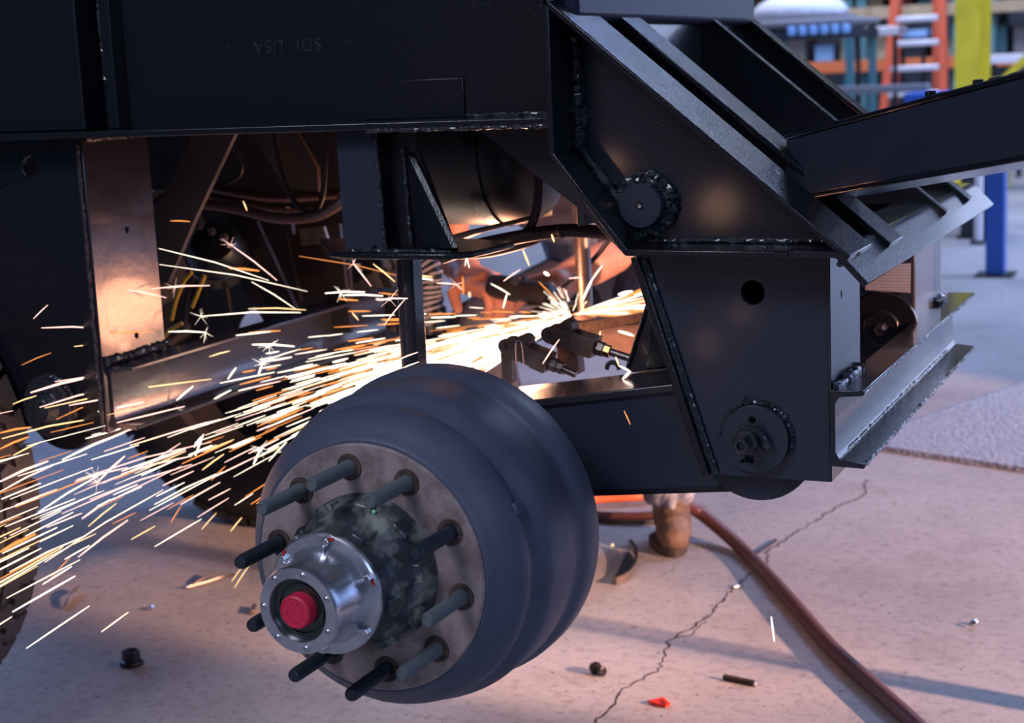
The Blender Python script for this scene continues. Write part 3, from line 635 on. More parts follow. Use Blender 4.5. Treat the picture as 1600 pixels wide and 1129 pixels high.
bpy.data.objects['power_cord']['category'] = 'cord'
for k, (x, y, Y) in enumerate(((786, 377, 2.4), (876, 361, 2.42), (450, 333, 2.58))):
    c = aY(x, y, Y); dx_ = (aY(x+8, y-2, Y)-c).normalized()
    MB().lathe([(.0118, 0), (.0132, 0), (.0132, .004), (.0118, .004)], c-dx_*.002, dx_, 20, caps=False).build('cable_tie', 'steel', label=('metal band round the long brown hose, left one', 'metal band round the long brown hose, right one', 'dark band round the lowest hose between the braces')[k], cat='cable tie')
for k, px in enumerate(([(268, 500), (275, 470), (287, 440), (300, 425)], [(300, 480), (312, 450), (320, 430)], [(255, 528), (268, 514), (285, 505)])):
    hose('air_line', ('long yellow air line in the dark gap right of the lit plate', 'short yellow air line, the right one of those in the dark gap', 'yellow stub of air line just above the cross channel')[k], [(x, y, 2.55) for x, y in px], .004, 'yellowline')
ch = thing('brake_chamber', 'dark round brake chamber in the gap between the braces', 'brake chamber', aY(330, 370, 2.7))
c = aY(332, 375, 2.7)
MB().lathe([(.0, 0), (.045, .005), (.06, .03), (.062, .05), (.066, .052), (.066, .062), (.062, .064), (.06, .10), (.03, .12), (0, .12)], c, (-.3, .6, -.5), 36).build('body', 'black', ch)
for k in range(3): MB().lathe([(.008, 0), (.008, .012), (0, .012)], c+V(-.02+.03*k, -.01, .03-.012*k), (0, -1, .3), 6).build('bolt', 'steel', ch)
for k, (x0, y0, x1, y1) in enumerate(((300, 400, 285, 520), (345, 400, 365, 520), (320, 410, 322, 520))):
    MB().tube([aY(x0, y0, 2.75), aY(x1, y1, 2.75)], .008, 10).build('linkage_rod', 'paint_arm', ch)

# ================================================================ clevises on top of the arm
def clevis(label, P, Y, s, rod_to, rodmat):
    """P: px of pin centre; s scale"""
    c = aY(*P, Y); t = thing('brake_clevis', label, 'clevis', c-V(0, 0, .05))
    tgt = aY(*rod_to, Y); d_ = (tgt-c); d_.y = 0; d_.normalize(); n_ = V(-d_.z, 0, d_.x)
    for yy in (-.016, .010):
        o0 = c+V(0, yy*s, 0)
        poly = [o0+d_*.030*s+n_*.013*s, o0+d_*.030*s-n_*.013*s, o0-d_*.022*s-n_*.012*s]+[o0-d_*.022*s+d_*(-.011*s*math.sin(t_))+n_*(-.011*s*math.cos(t_)) for t_ in (.5, 1.0, 1.57, 2.1, 2.6)]+[o0-d_*.022*s+n_*.012*s, o0+n_*.015*s]
        MB().prism(poly, (0, .007*s, 0)).build('yoke_side', 'castbrown', t, bevel=.0012)
    MB().obox(c+d_*.036*s, d_*.012*s, V(0, .018*s, 0), n_*.014*s).build('yoke_block', 'castbrown', t, bevel=.002)
    MB().cyl(c-d_*.022*s+V(0, -.022*s, 0), c-d_*.022*s+V(0, .022*s, 0), .0055*s, 14).build('clevis_pin', 'steel', t)
    MB().cyl(c+d_*.006*s+V(0, -.021*s, 0), c+d_*.006*s+V(0, .022*s, 0), .0065*s, 14).build('clevis_pin', 'castbrown', t)
    MB().lathe([(.011*s, 0), (.011*s, .012*s)], c+d_*.048*s, d_, 6).build('lock_nut', 'steel', t, bevel=.001)
    MB().lathe([(.0095*s, 0), (.0095*s, .010*s)], c+d_*.060*s, d_, 6).build('jam_nut', rodmat, t, bevel=.001)
    MB().cyl(c+d_*.05*s, tgt, .0055*s, 16).build('push_rod', 'steel', t)
    MB().cyl(c+n_*.017*s+V(0, -.012*s, 0)+d_*.002, c+n_*.017*s+V(0, .012*s, 0)+d_*.002, .010*s, 20).build('roller', 'castbrown', t)
    return t
cl1 = clevis('brown clevis nearer the drum, with a bent wire pin, standing on the arm', (815, 547), 2.42, 1.15, (900, 585), 'steel')
w0 = aY(806, 537, 2.385)
MB().tube(spline([w0+V(0, 0, -.035), w0, w0+V(.005, 0, .006), w0+V(.011, 0, 0), w0+V(.014, 0, -.035)], 5), .0013, 8).build('wire_pin', 'chrome', cl1)
sa_ = aY(795, 570, 2.42); MB().obox(sa_, V(.010, 0, 0), V(0, .012, 0), V(0, 0, .03)).build('lever', 'castbrown', cl1, bevel=.003)
cl2 = clevis('brown clevis on an upright lever with a brass nut and long push rod', (884, 527), 2.46, 1.2, (1020, 571), 'brass')
MB().prism(polyY([(868, 535), (900, 540), (905, 585), (872, 585)], 2.46), (0, .03, 0)).build('lever', 'castbrown', cl2, bevel=.003)
# U-bolt end
ub = thing('u_bolt', 'shiny black bolt end standing on the arm beside the hanger', 'bolt', aY(957, 580, 2.38))
c = aY(957, 577, 2.38); MB().tube(spline([c+V(-.010, 0, 0), c+V(-.007, 0, .008), c+V(.0, 0, .012), c+V(.008, 0, .009), c+V(.012, 0, 0)], 5), .004, 10).build('loop', 'weld', ub)

# ================================================================ workpiece: pipe on a plate where the sparks start
SP = aY(888, 492, 3.0)
wp = thing('steel_pipe', 'upright steel pipe that the worker is grinding at its foot', 'pipe', aY(915, 498, 3.02))
pb = aY(915, 497, 3.02); MB().lathe([(.018, 0), (.0165, .012), (.0165, .35)], pb, (-.01, 0, 1), 28).build('tube', 'steel', wp)
MB().lathe([(.024, 0), (.022, .006), (.018, .010)], pb, (0, 0, 1), 20).build('weld_collar', 'castbrown', wp)
sb = thing('support_member', 'rusty brown steel member carrying the foot of the upright pipe', 'steel member', aY(960, 510, 3.0))
MB().prism(polyY([(880, 508), (1012, 488), (1016, 500), (900, 522)], 3.0), (0, .12, 0)).build('angle_leg', 'rust', sb, bevel=.002)
MB().prism(polyY([(890, 516), (1040, 502), (1040, 560), (905, 548)], 3.06), (0, .05, 0)).build('lower_face', 'castbrown', sb, bevel=.002)

# ================================================================ worker
wk = thing('person', 'crouching worker behind the trailer in blue-grey shirt, jeans and tan boots, grinding with both hands', 'person', (-1.45, 3.8, 0))
gR = aY(852, 448, 3.22); gL = aY(742, 438, 3.20)           # hands on the grinder (viewer's right / left)
eR = aY(962, 398, 3.42); eL = aY(700, 392, 3.40)
sR = V(-1.47, 3.80, 1.13); sL = V(-1.86, 3.76, 1.12); pel = V(-1.62, 4.12, .62)
body = MB()
def limb(mb, pts, rs, n=12):
    P = [Vector(p) for p in pts]; path = []; R_ = []
    for i in range(len(P)-1):
        for k in range(8): path.append(P[i].lerp(P[i+1], k/8)); R_.append(rs[i]+(rs[i+1]-rs[i])*k/8)
    path.append(P[-1]); R_.append(rs[-1]); mb.tube(path, R_, n)
    for p, r in zip(P, rs): mb.blob(p, r, r, r, 6)
limb(body, [sR, eR, eR.lerp(gR, .35), gR], [.052, .042, .046, .028]); limb(body, [sL, eL, eL.lerp(gL, .35), gL], [.052, .042, .046, .030])
limb(body, [pel, V(-1.64, 3.98, .92), V(-1.66, 3.80, 1.14)], [.14, .135, .13]); limb(body, [V(-1.66, 3.76, 1.18), V(-1.66, 3.66, 1.28)], [.06, .055])
hd = V(-1.66, 3.58, 1.36); body.blob(hd, .075, .09, .108, 12); body.blob(hd+V(0, -.05, -.05), .045, .05, .05, 8); body.blob(hd+V(0, -.095, -.01), .012, .018, .020, 6)
for s_ in (-1, 1): body.blob(hd+V(s_*.077, .0, -.01), .010, .02, .03, 6)
kR, kL = V(-1.26, 3.66, .56), V(-1.80, 3.62, .55); fR, fL = V(-1.322, 3.72, .10), V(-1.79, 3.82, .10)
for k_, f_ in ((kR, fR), (kL, fL)): limb(body, [pel+V((k_.x-pel.x)*.3, -.02, 0), k_, k_.lerp(f_, .35), f_], [.085, .060, .056, .035])
def hand(c, fdir, curl, side, s=1.0):
    """palm at c; fingers leave along fdir and curl towards curl; thumb leaves from +side*curl-ish edge"""
    f = fdir.normalized(); cu = (curl-f*curl.dot(f)).normalized(); sd = f.cross(cu).normalized()*side
    for k in (-1.1, -.4, .4, 1.1): body.blob(c+f*.028*s+sd*.021*k*s, .019*s, .019*s, .019*s, 6)
    limb(body, [c-f*.02*s, c+f*.035*s], [.030*s, .027*s])
    for i, ln in enumerate((.066, .074, .070, .056)):
        b_ = c+f*.052*s+sd*(.031-.0205*i)*s
        p1 = b_+f*ln*.42*s+cu*.004*s; p2 = p1+(f*.5+cu*.9).normalized()*ln*.36*s; p3 = p2+(-f*.35+cu).normalized()*ln*.30*s
        limb(body, [b_-f*.02*s, b_, p1, p2, p3], [.0105*s, .0102*s, .0095*s, .0088*s, .0078*s], 8)
    t0 = c-f*.004*s+sd*.030*s; t1 = t0+(sd*.8+cu*.5+f*.6).normalized()*.034*s; t2 = t1+(cu*.9+f*.6).normalized()*.030*s
    limb(body, [c, t0, t1, t2], [.014*s, .013*s, .0115*s, .0095*s], 8)
hand(gR, V(-.75, -.45, -.15), V(-.2, -.1, -1), 1, 1.22)
hand(gL, V(.80, -.45, -.10), V(.1, -.1, -1), -1, 1.3)
sk = body.build('body', 'skin', wk, remesh=.0055)
sh = MB(); limb(sh, [pel+V(0, 0, .02), V(-1.64, 3.98, .92), V(-1.66, 3.81, 1.13)], [.165, .17, .165])
limb(sh, [V(-1.66, 3.83, 1.10), sR, sR.lerp(eR, .45)], [.11, .085, .075]); limb(sh, [V(-1.66, 3.83, 1.10), sL, sL.lerp(eL, .45)], [.11, .085, .075])
sh.blob(V(-1.60, 3.72, .90), .16, .12, .13); sh.blob(V(-1.56, 3.68, .83), .11, .09, .07)
sh.build('shirt', 'shirt', wk, remesh=.012)
tr = MB()
for k_, f_ in ((kR, fR), (kL, fL)): limb(tr, [pel+V((k_.x-pel.x)*.3, -.02, -.01), k_, k_.lerp(f_, .4), f_+V(0, 0, .10)], [.115, .082, .074, .062])
tr.blob(pel, .17, .15, .13); tr.build('trousers', 'trouser', wk, remesh=.012)
for f_ in (fR, fL):
    c = V(f_.x, f_.y, .132)
    jc = MB().lathe([(.050, -.035), (.060, -.020), (.064, .0), (.060, .012), (.067, .022), (.062, .04), (.066, .06), (.058, .08)], c+V(-.006, 0, 0), (0, 0, 1), 32, caps=False).build('trouser_cuff', 'jeans', wk, label='frayed pale denim cuff')
    for p_ in jc.data.vertices: p_.co.x += .006*math.sin(p_.co.z*230+p_.co.y*90); p_.co.y += .006*math.sin(p_.co.x*160)
    bt = MB(); limb(bt, [V(f_.x, f_.y-.01, .16), V(f_.x, f_.y, .06)], [.047, .050]); limb(bt, [V(f_.x, f_.y+.02, .048), V(f_.x+.024, f_.y-.06, .045), V(f_.x+.040, f_.y-.10, .038)], [.044, .046, .038])
    b_ = bt.build('boot', 'leather', wk, remesh=.007)
    sol = [V(f_.x+.052*math.cos(t_)+-.045*min(0, math.sin(t_)), f_.y-.035+(.105 if math.sin(t_) < 0 else .095)*math.sin(t_), .0) for t_ in [k*PI/12 for k in range(24)]]
    MB().prism([V(p.x, p.y, .001) for p in sol], (0, 0, .022)).build('sole', 'sole', b_, bevel=.003)
MB().blob(hd+V(0, .015, .03), .082, .092, .095, 10).build('hair', 'hair', wk)
for s_ in (-1, 1): MB().blob(hd+V(s_*.03, -.082, .012), .012, .008, .008, 6).build('eye', 'white', wk)
MB().obox(hd+V(0, -.099, -.058), V(.022, 0, 0), V(0, .004, 0), V(0, 0, .004)).build('mouth', 'maroon', wk, bevel=.002)
MB().prism(polyY([(846, 316), (860, 313), (861, 336), (847, 339)], 3.50), (0, .004, 0)).build('chest_label', 'cream', wk, label='small pale patch on the shirt')
# grinder
gr = thing('angle_grinder', 'black angle grinder in the worker’s hands above the sparks', 'grinder', aY(815, 458, 3.14))
g0 = aY(768, 446, 3.12); g1 = aY(858, 462, 3.08)
MB().lathe([(.0, 0), (.024, .002), (.027, .02), (.027, .07), (.022, .085), (.024, .10), (.027, .14), (.024, .165), (0, .17)], g0, g1-g0, 28).build('body', 'grinder', gr)
MB().cyl(aY(812, 432, 3.12), aY(815, 462, 3.12), .016, 20).build('gear_head', 'grinder', gr)
MB().cyl(aY(800, 443, 3.10), aY(804, 440, 3.08), .008, 14).build('switch', 'chrome', gr)
ghead = aY(862, 476, 3.06); MB().cyl(ghead, ghead+V(.004, 0, -.012), .024, 24).build('spindle', 'grinder', gr)
MB().lathe([(.012, 0), (.062, .001), (.062, .004), (.012, .005)], ghead+V(.004, 0, -.014), (.05, .25, -1), 40).build('disc', 'steel', gr)
MB().prism(arc(ghead+V(0, 0, -.004), .066, 0, PI, 20, V(1, 0, 0), V(0, 1, 0)), (0, 0, .003)).build('guard', 'grinder', gr)
# corrugated bellows hanging left of the worker
bl = thing('bellows_hose', 'pale ribbed bellows hanging behind the post', 'bellows', aY(668, 480, 3.1))
pts = spline([aY(655, 395, 3.1), aY(672, 430, 3.1), aY(668, 470, 3.1), aY(672, 520, 3.1)], 14)
MB().tube(pts, .026, 16).build('core', 'black', bl)
for i in range(2, len(pts)-2, 3):
    d_ = (pts[i+1]-pts[i]).normalized(); MB().lathe([(.022, -.004), (.031, -.002), (.031, .002), (.022, .004)], pts[i], d_+V(.25, 0, 0), 24, caps=False).build('rib', 'rubberstripe_w', bl)

# ================================================================ sparks
Y_of = lambda x: 1.97+(3.0-1.97)*min(1, max(0, x/890))**.9
CW = {'s_white': 'white-hot', 's_yellow': 'yellow', 's_orange': 'orange', 's_pink': 'pinkish white', 's_pale': 'pale yellow'}
def to_px(p):
    d = Vector(p)-EYE; z = d.dot(FWD); return 800+F_PX*d.dot(RIGHT)/z, 564.5-F_PX*d.dot(UP)/z
def where(p):
    x, y = to_px(p)
    if x < 75: return 'over the left tyre'
    if x < 170: return 'before the left hanger plate' if y < 690 else 'over the floor beside the left tyre'
    if x < 420: return ('in the dark gap above the cross channel' if y < 480 else 'across the cross channel') if y < 650 else 'low over the floor left of the drum'
    if x < 650: return 'above the drum, left of the post' if y < 640 else 'close to the drum rim'
    return 'right of the post around the worker’s hands'
def slabel(mat, p, l_, extra=''):
    k_ = ('long ' if l_ > .11 else 'short ' if l_ < .045 else '')
    return k_+CW[mat]+' spark'+extra+' '+where(p)
def streak(mb, path, r):
    n = len(path)-1; rs = [r*(.35+.65*math.sin(PI*min(.98, max(.02, (i+.35)/(n+.7))))) for i in range(n+1)]
    mb.tube(path, rs, 5); return mb
GRP = 'single sparks flying from the grinder'
def spark(px0, px1, mat, r=.0012, Y0=None, Y1=None, burst=False, bend=0):
    a_ = aY(*px0, Y0 or Y_of(px0[0])); b_ = aY(*px1, Y1 or Y_of(px1[0])); mid = a_.lerp(b_, .5)+V(0, 0, bend+.02*(b_-a_).length)
    mb = streak(MB(), [a_, a_.lerp(mid, .5)+V(0, 0, .2*bend), mid, mid.lerp(b_, .5)+V(0, 0, .2*bend), b_], r)
    if burst:
        c = aY((px0[0]*.6+px1[0]*.4), (px0[1]*.6+px1[1]*.4), Y0 or Y_of(px0[0])) if burst is True else (a_ if burst == 'a' else b_)
        for k in range(9):
            t_ = random.uniform(0, 2*PI); l_ = random.uniform(.005, .022)
            mb.tube([c, c+RIGHT*math.cos(t_)*l_+UP*math.sin(t_)*l_], [r*.28, r*.08], 4)
    lb = slabel(mat, mid, (b_-a_).length, ' bursting into a star' if burst else ' streak')
    mb.build('spark', mat, label=lb, cat='spark', group=GRP+', '+lb, smooth=False)
Wt, Ye, Or, Pk, Pa = 's_white', 's_yellow', 's_orange', 's_pink', 's_pale'
L0 = [((248,388),(420,438),Pa,.0009),((249,413),(480,455),Pa,.0008),((360,382),(433,438),Pk,.0012,'a'),((65,512),(159,513),Pk,.0012),((52,498),(75,476),Pk,.0008),((34,570),(80,551),Or,.0007),
 ((192,452),(260,465),Pk,.0010),((237,451),(328,446),Pk,.0012,True),((314,494),(470,488),Pa,.0012,'a'),((263,518),(321,519),Pa,.0015,'b'),((116,541),(218,535),Ye,.0012),((358,419),(405,423),Or,.0022),
 ((393,440),(461,482),Pa,.0010),((388,482),(478,484),Ye,.0011),((48,613),(140,589),Pk,.0021),((86,596),(222,582),Pk,.0011),((62,636),(180,605),Pk,.0013),((70,637),(330,592),Ye,.0013),
 ((20,631),(57,618),Ye,.0010),((0,676),(48,667),Or,.0018),((3,685),(143,654),Ye,.0013),((0,701),(45,682),Or,.0018),((21,711),(64,690),Ye,.0012),((97,718),(195,675),Pa,.0020),((160,689),(232,661),Pk,.0014),
 ((0,752),(75,720),Pk,.0022),((0,768),(82,727),Pk,.0014),((0,862),(55,834),Or,.0032),((15,893),(130,838),Pa,.0011),((70,878),(255,765),Pa,.0009),((122,870),(200,812),Pk,.0016),((80,903),(110,870),Or,.0008),
 ((128,810),(172,780),Pk,.0018),((138,822),(182,786),Ye,.0011),((241,788),(338,740),Pa,.0011),((267,816),(283,790),Or,.0010),((315,827),(338,801),Ye,.0009),((360,830),(378,808),Ye,.0011),
 ((362,908),(378,886),Ye,.0008),((366,918),(390,882),Ye,.0009),((380,314),(386,329),Ye,.0012),((266,345),(297,346),Or,.0010),((467,400),(640,435),Or,.0007),((88,655),(162,624),Or,.0009),
 ((152,753),(195,712),Pk,.0020,'a'),((60,800),(150,745),Pa,.0014,'b'),((197,618),(213,638),Wt,.0018,'b'),((303,698),(315,682),Wt,.0022),((305,712),(318,678),Wt,.0016),((276,625),(302,603),Pa,.0018),
 ((327,628),(361,609),Pa,.0017),((356,592),(369,574),Pa,.0018),((404,585),(410,568),Wt,.0018,'b'),((396,725),(408,700),Wt,.0018,'b'),((420,720),(448,690),Pa,.0014),((358,700),(402,682),Pk,.0014),
 ((394,538),(460,541),Wt,.0016,True),((418,562),(470,545),Pa,.0010),((327,557),(359,548),Ye,.0013),((316,734),(350,709),Ye,.0013),((330,750),(352,728),Or,.0010),((190,740),(300,712),Pk,.0015),
 ((117,752),(200,730),Pk,.0014),((120,749),(330,690),Pk,.0011),((140,780),(300,725),Pk,.0012),((160,755),(290,703),Pk,.0011),((228,730),(282,692),Pk,.0010)]
for s_ in L0: spark(s_[0], s_[1], s_[2], s_[3]*1.05, burst=s_[4] if len(s_) > 4 else False)
L1 = [((552,412),(580,447),Pk,.0013,2.5,'a'),((508,458),(570,456),Wt,.0016,2.5,True),((537,461),(598,462),Wt,.0016,2.5,False),((590,468),(637,466),Pk,.0015,2.15,True),((600,508),(634,466),Pk,.0010,2.15,False),((583,412),(617,440),Ye,.0014,2.4,False),
 ((650,434),(676,437),Wt,.0017,2.5,False),((653,430),(675,433),Ye,.0014,2.5,False),((682,442),(712,444),Pk,.0014,2.6,'b'),((787,439),(813,421),Pk,.0014,2.6,False),((817,390),(827,415),Ye,.0019,2.6,False),((862,366),(866,378),Ye,.0018,2.4,False),
 ((786,481),(792,459),Wt,.0016,2.8,False),((767,443),(797,460),Pa,.0016,2.8,False),((842,440),(870,470),Or,.0013,2.9,False),((911,468),(925,437),Wt,.0024,2.85,False),((925,437),(941,415),Pa,.0018,2.85,False),
 ((966,460),(988,455),Wt,.0032,2.9,False),((966,517),(990,524),Wt,.0026,2.9,False),((935,535),(938,517),Ye,.0018,2.5,False),((962,557),(967,571),Ye,.0016,2.28,False),((967,571),(985,580),Pa,.0019,2.28,False),((985,580),(973,592),Wt,.0024,2.28,False),
 ((848,568),(874,530),Pk,.0013,2.3,False),((975,641),(985,663),Or,.0010,2.12,False),((850,425),(858,430),Wt,.0035,2.8,False),((724,460),(723,432),Or,.0020,2.9,False),((734,464),(733,456),Ye,.0028,2.9,False),((550,488),(560,500),Ye,.0014,2.6,False),
 ((620,563),(653,550),Pk,.0011,2.12,False),((622,578),(655,565),Pa,.0009,2.12,False),((889,435),(910,433),Pk,.0014,2.8,False),((729,401),(732,403),Wt,.0050,2.5,'a'),((880,450),(890,470),Pk,.0013,2.85,False)]
for s_ in L1: spark(s_[0], s_[1], s_[2], s_[3], s_[4], s_[4], s_[5])
spark((1205, 963), (1210, 1002), Pa, .0016, 2.75, 2.72)
q = aZ(957, 851, .01); MB().blob(q, .0035, .0035, .0035, 5).build('spark', Ye, label='glowing ember lying on the floor by the drum', cat='spark')
# the flying shower, generated in 3D from the grinding point
S0 = aY(892, 492, 3.0); main = (aY(0, 800, 1.97)-S0).normalized(); Lm = (aY(0, 800, 1.97)-S0).length
sd = main.cross(V(0, 0, 1)).normalized(); upv = sd.cross(main).normalized()
def traj(e_, a_, t, g=.05): d = (main+upv*math.tan(e_)+sd*math.tan(a_)); return S0+d*t+V(0, 0, -g*t*t)
def rand_streak(t0, ln, es, r, mb=None, mat=None):
    e_ = random.gauss(*es); a_ = random.gauss(0, .05); g = random.uniform(.0, .09)
    P = [traj(e_, a_, t0+ln*k/3, g) for k in range(4)]
    if P[-1].z < .02: return
    if mb is not None: streak(mb, P, r)
    else:
        lb = slabel(mat, P[1], (P[-1]-P[0]).length, ' streak')
        streak(MB(), P, r).build('spark', mat, label=lb, cat='spark', group=GRP+', '+lb, smooth=False)
n_ind = 0
while n_ind < 160:
    t0 = random.uniform(.38, 1.30); ln = random.uniform(.03, .10)*(1 if t0 < .8 else 1.5)
    rand_streak(t0, ln, (.03-.02*t0, .052+.02*(random.random() < .3)), random.uniform(.0006, .0015), None, random.choice([Pa, Pa, Pa, Ye, Wt, Or, Pk, Pk]))
    n_ind += 1
mb = MB(); mo = MB(); mw = MB()
for k in range(650):
    t0 = abs(random.gauss(.10, .30)); rand_streak(t0, random.uniform(.03, .11), (.045, .055), random.uniform(.0007, .0017), (mb, mo)[k % 3 == 0])
for k in range(520):
    t0 = random.uniform(.0, .50)**1.15; rand_streak(t0, random.uniform(.05, .12), (-.005, .030), random.uniform(.0018, .0045), mw)
for k in range(170):     # under the jet
    rand_streak(random.uniform(.0, .32), random.uniform(.03, .08), (-.10-.10*random.random(), .03), random.uniform(.0008, .0018), (mb, mo, mw)[k % 3])
for k in range(170):     # spray lifting above the jet, towards the left and back
    e_ = random.uniform(.05, .36)*random.random()+.05; t0 = random.uniform(.02, .7); rand_streak(t0, random.uniform(.02, .07), (e_, .03), random.uniform(.0009, .0018), (mb, mo)[k % 2])
for k in range(110):     # sparks thrown back to the right along the member
    d = V(.55, .1, random.uniform(-.02, .20)).normalized(); t0 = random.uniform(0, .22); P = [S0+d*(t0+random.uniform(.02, .05)*j) for j in range(3)]
    streak(mb if k % 2 else mo, P, random.uniform(.001, .0022))
for k in range(46):      # fan at the wheel
    t_ = random.uniform(.1, 1.5)*random.choice((1, 1, 2)); d = V(-math.cos(t_)*.9, -.3, math.sin(t_)*.6).normalized(); t0 = random.uniform(.0, .05)
    streak(mb, [S0+d*t0, S0+d*(t0+random.uniform(.010, .035))], random.uniform(.0006, .0012))
mb.build('spark_shower', 's_pale', label='dense shower of pale streaks thrown off the grinder', cat='sparks', kind='stuff', smooth=False)
mo.build('spark_shower', 's_orange', label='cooler orange streaks among the dense shower of sparks', cat='sparks', kind='stuff', smooth=False)
mw.build('spark_core', 's_core', label='white-hot heart of the spark jet beside the upright pipe', cat='sparks', kind='stuff', smooth=False)
point('spark_glow', S0+main*.12+V(0, -.10, .03), 9, (1, .40, .22), .08)
point('spark_glow_far', S0+main*1.0+V(0, 0, .05), .7, (1, .45, .28), .09)
point('spark_glow_mid', S0+main*.42, .8, (1, .42, .24), .09)

# ================================================================ things on the floor
fh = MB().tube(spline([aZ(1068, 786, .10)+V(0, 0, 0), aZ(1100, 806, .06), aZ(1160, 858, .017), aZ(1230, 932, .017), aZ(1300, 1012, .017), aZ(1380, 1085, .017), aZ(1450, 1150, .017), aZ(1540, 1250, .017)], 12), .0165, 16).build('air_hose', 'hose_floor', label='thick dark red hose snaking across the floor to the lower right', cat='hose')
MB().tube(spline([aZ(1066, 800, .015), aZ(1000, 806, .015), aZ(930, 805, .015), aZ(860, 800, .015), aZ(800, 770, .015)], 8), .012, 12).build('air_hose', 'hose_floor', label='red hose lying behind the brake drum, lower of the two coils', cat='hose')
MB().tube(spline([aZ(1075, 778, .02), aZ(1040, 770, .02), aZ(990, 776, .02), aZ(930, 780, .02), aZ(860, 790, .02)], 8), .014, 12).build('air_hose', 'hose_orange', label='orange hose lying behind the brake drum, upper of the two coils', cat='hose')
MB().tube(spline([aZ(1060, 808, .008), aZ(1000, 816, .008), aZ(930, 812, .008), aZ(860, 800, .008)], 8), .006, 10).build('rubber_cord', 'hose_black', label='thin dark cord on the floor beside the red hose', cat='cord')
def on_floor(x, y, z=0): return aZ(x, y, z)
c = on_floor(206, 1038); nu = thing('flange_nut', 'dark flanged wheel nut standing on the floor at lower left', 'nut', c)
MB().lathe([(.0245, 0), (.0245, .005), (.021, .009), (.017, .010), (.010, .010)], c+V(0, 0, .0005), (0, 0, 1), 32, caps=False).build('flange', 'nut', nu)
MB().lathe([(.019, .008), (.019, .030), (.0175, .032), (.0115, .032), (.0105, .030), (.0105, .004)], c+V(0, 0, .0005), (0, 0, 1), 6, caps=False).build('hex', 'nut', nu)
def rodthing(name, label, cat, p0, p1, r, mat, z=None, end=None):
    z = r if z is None else z; a_, b_ = aZ(*p0, z), aZ(*p1, z); t = thing(name, label, cat, V(a_.x, a_.y, 0))
    MB().cyl(a_, b_, r, 16).build('shank', mat, t, bevel=.0008)
    if end: d = (b_-a_).normalized(); MB().lathe([(r*1.02, 0), (r*1.02, .004), (r*.7, .005), (r*.5, .003), (0, .003)], b_, d, 16).build('tip', end, t)
    return t
t = rodthing('plug_fitting', 'small black threaded fitting on the floor below the drum', 'fitting', (926, 1041), (940, 1048), .0095, 'black', .010, 'nut')
q = aZ(928, 1042, .012); MB().lathe([(.012, 0), (.0135, .002), (.0135, .008), (.012, .010)], q, (aZ(940, 1048, .01)-q), 8).build('head', 'black', t)
rodthing('bolt_shank', 'thin black pin with a bright tip near the red scrap', 'pin', (1131, 1057), (1179, 1067), .006, 'black', None, 'chrome')
t = rodthing('screw', 'tiny silver screw alone on the floor at the right', 'screw', (1521, 972), (1526, 971), .006, 'chrome', .007)
MB().lathe([(.0085, 0), (.0085, .003), (.006, .005), (0, .006)], aZ(1521, 974, .009), (-.3, -.3, .6), 12).build('head', 'chrome', t)
t = rodthing('screw', 'tiny bright screw lying on the floor crack beside the hose', 'screw', (1146, 917), (1158, 915), .004, 'chrome')
MB().lathe([(.006, 0), (.006, .003), (0, .004)], aZ(1158, 915, .005), (1, 0, .2), 12).build('head', 'chrome', t)
t = rodthing('screw', 'tiny bright screw on the floor left of the drum', 'screw', (229, 950), (238, 949), .004, 'chrome')
MB().lathe([(.006, 0), (.006, .003), (0, .004)], aZ(238, 949, .005), (1, 0, .2), 12).build('head', 'chrome', t)
rodthing('stub_bolt', 'short rusty stub on the floor beside the lowest left stud', 'bolt', (393, 956), (398, 946), .006, 'steel', .007)
t = thing('red_scrap', 'small bright red plastic scrap on the floor', 'scrap', aZ(1030, 1100))
MB().prism([aZ(1012, 1098, .002), aZ(1030, 1094, .002), aZ(1036, 1092, .002), aZ(1045, 1100, .002), aZ(1040, 1105, .002), aZ(1025, 1102, .002)], (0, 0, .006)).build('wedge', 'redtag', t, bevel=.001)
MB().cyl(aZ(1036, 1094, .008), aZ(1044, 1100, .008), .005, 10).build('rolled_edge', 'redtag', t)
t = thing('curved_strip', 'short curved metal strip on the floor near the left tyre', 'strip', aZ(108, 940))
pts = spline([aZ(101, 948, .006), aZ(104, 938, .010), aZ(111, 926, .014), aZ(123, 918, .012)], 4)
vs = []; fs = []
for i, p in enumerate(pts):
    vs += [p+V(-.005, -.003, -.006), p+V(.005, .003, .008), p+V(.007, .0, .008), p+V(-.003, -.006, -.006)]
    if i: k = 4*i; fs += [(k-4+j, k-4+(j+1) % 4, k+(j+1) % 4, k+j) for j in range(4)]
MB().add(vs, fs+[(0, 1, 2, 3), (len(vs)-4, len(vs)-3, len(vs)-2, len(vs)-1)]).build('strip', 'steel', t)
t = thing('bent_guard', 'curved grey metal piece on the floor between drum and boot', 'metal piece', aZ(975, 890))
P1 = spline([aZ(982, 843, .03), aZ(991, 858, .028), aZ(990, 876, .026), aZ(978, 893, .02), aZ(958, 903, .016)], 5)
vs = []; fs = []
for i, p in enumerate(P1):
    vs += [p, p+V(.010, -.004, .004), p+V(.010, -.004, -.014), V(p.x, p.y, max(.001, p.z-.018))]
    if i: k = 4*i; fs += [(k-4+j, k-4+(j+1) % 4, k+(j+1) % 4, k+j) for j in range(4)]
MB().add(vs, fs+[(0, 1, 2, 3), (len(vs)-4, len(vs)-3, len(vs)-2, len(vs)-1)]).build('rim', 'steel', t)
MB().prism([V(p.x-.002, p.y, .003) for p in P1], (0, 0, .002)).build('flat', 'nut', t)
t = thing('wire_scrap', 'bent bright strip of wire on the floor left of the drum', 'scrap', aZ(320, 910))
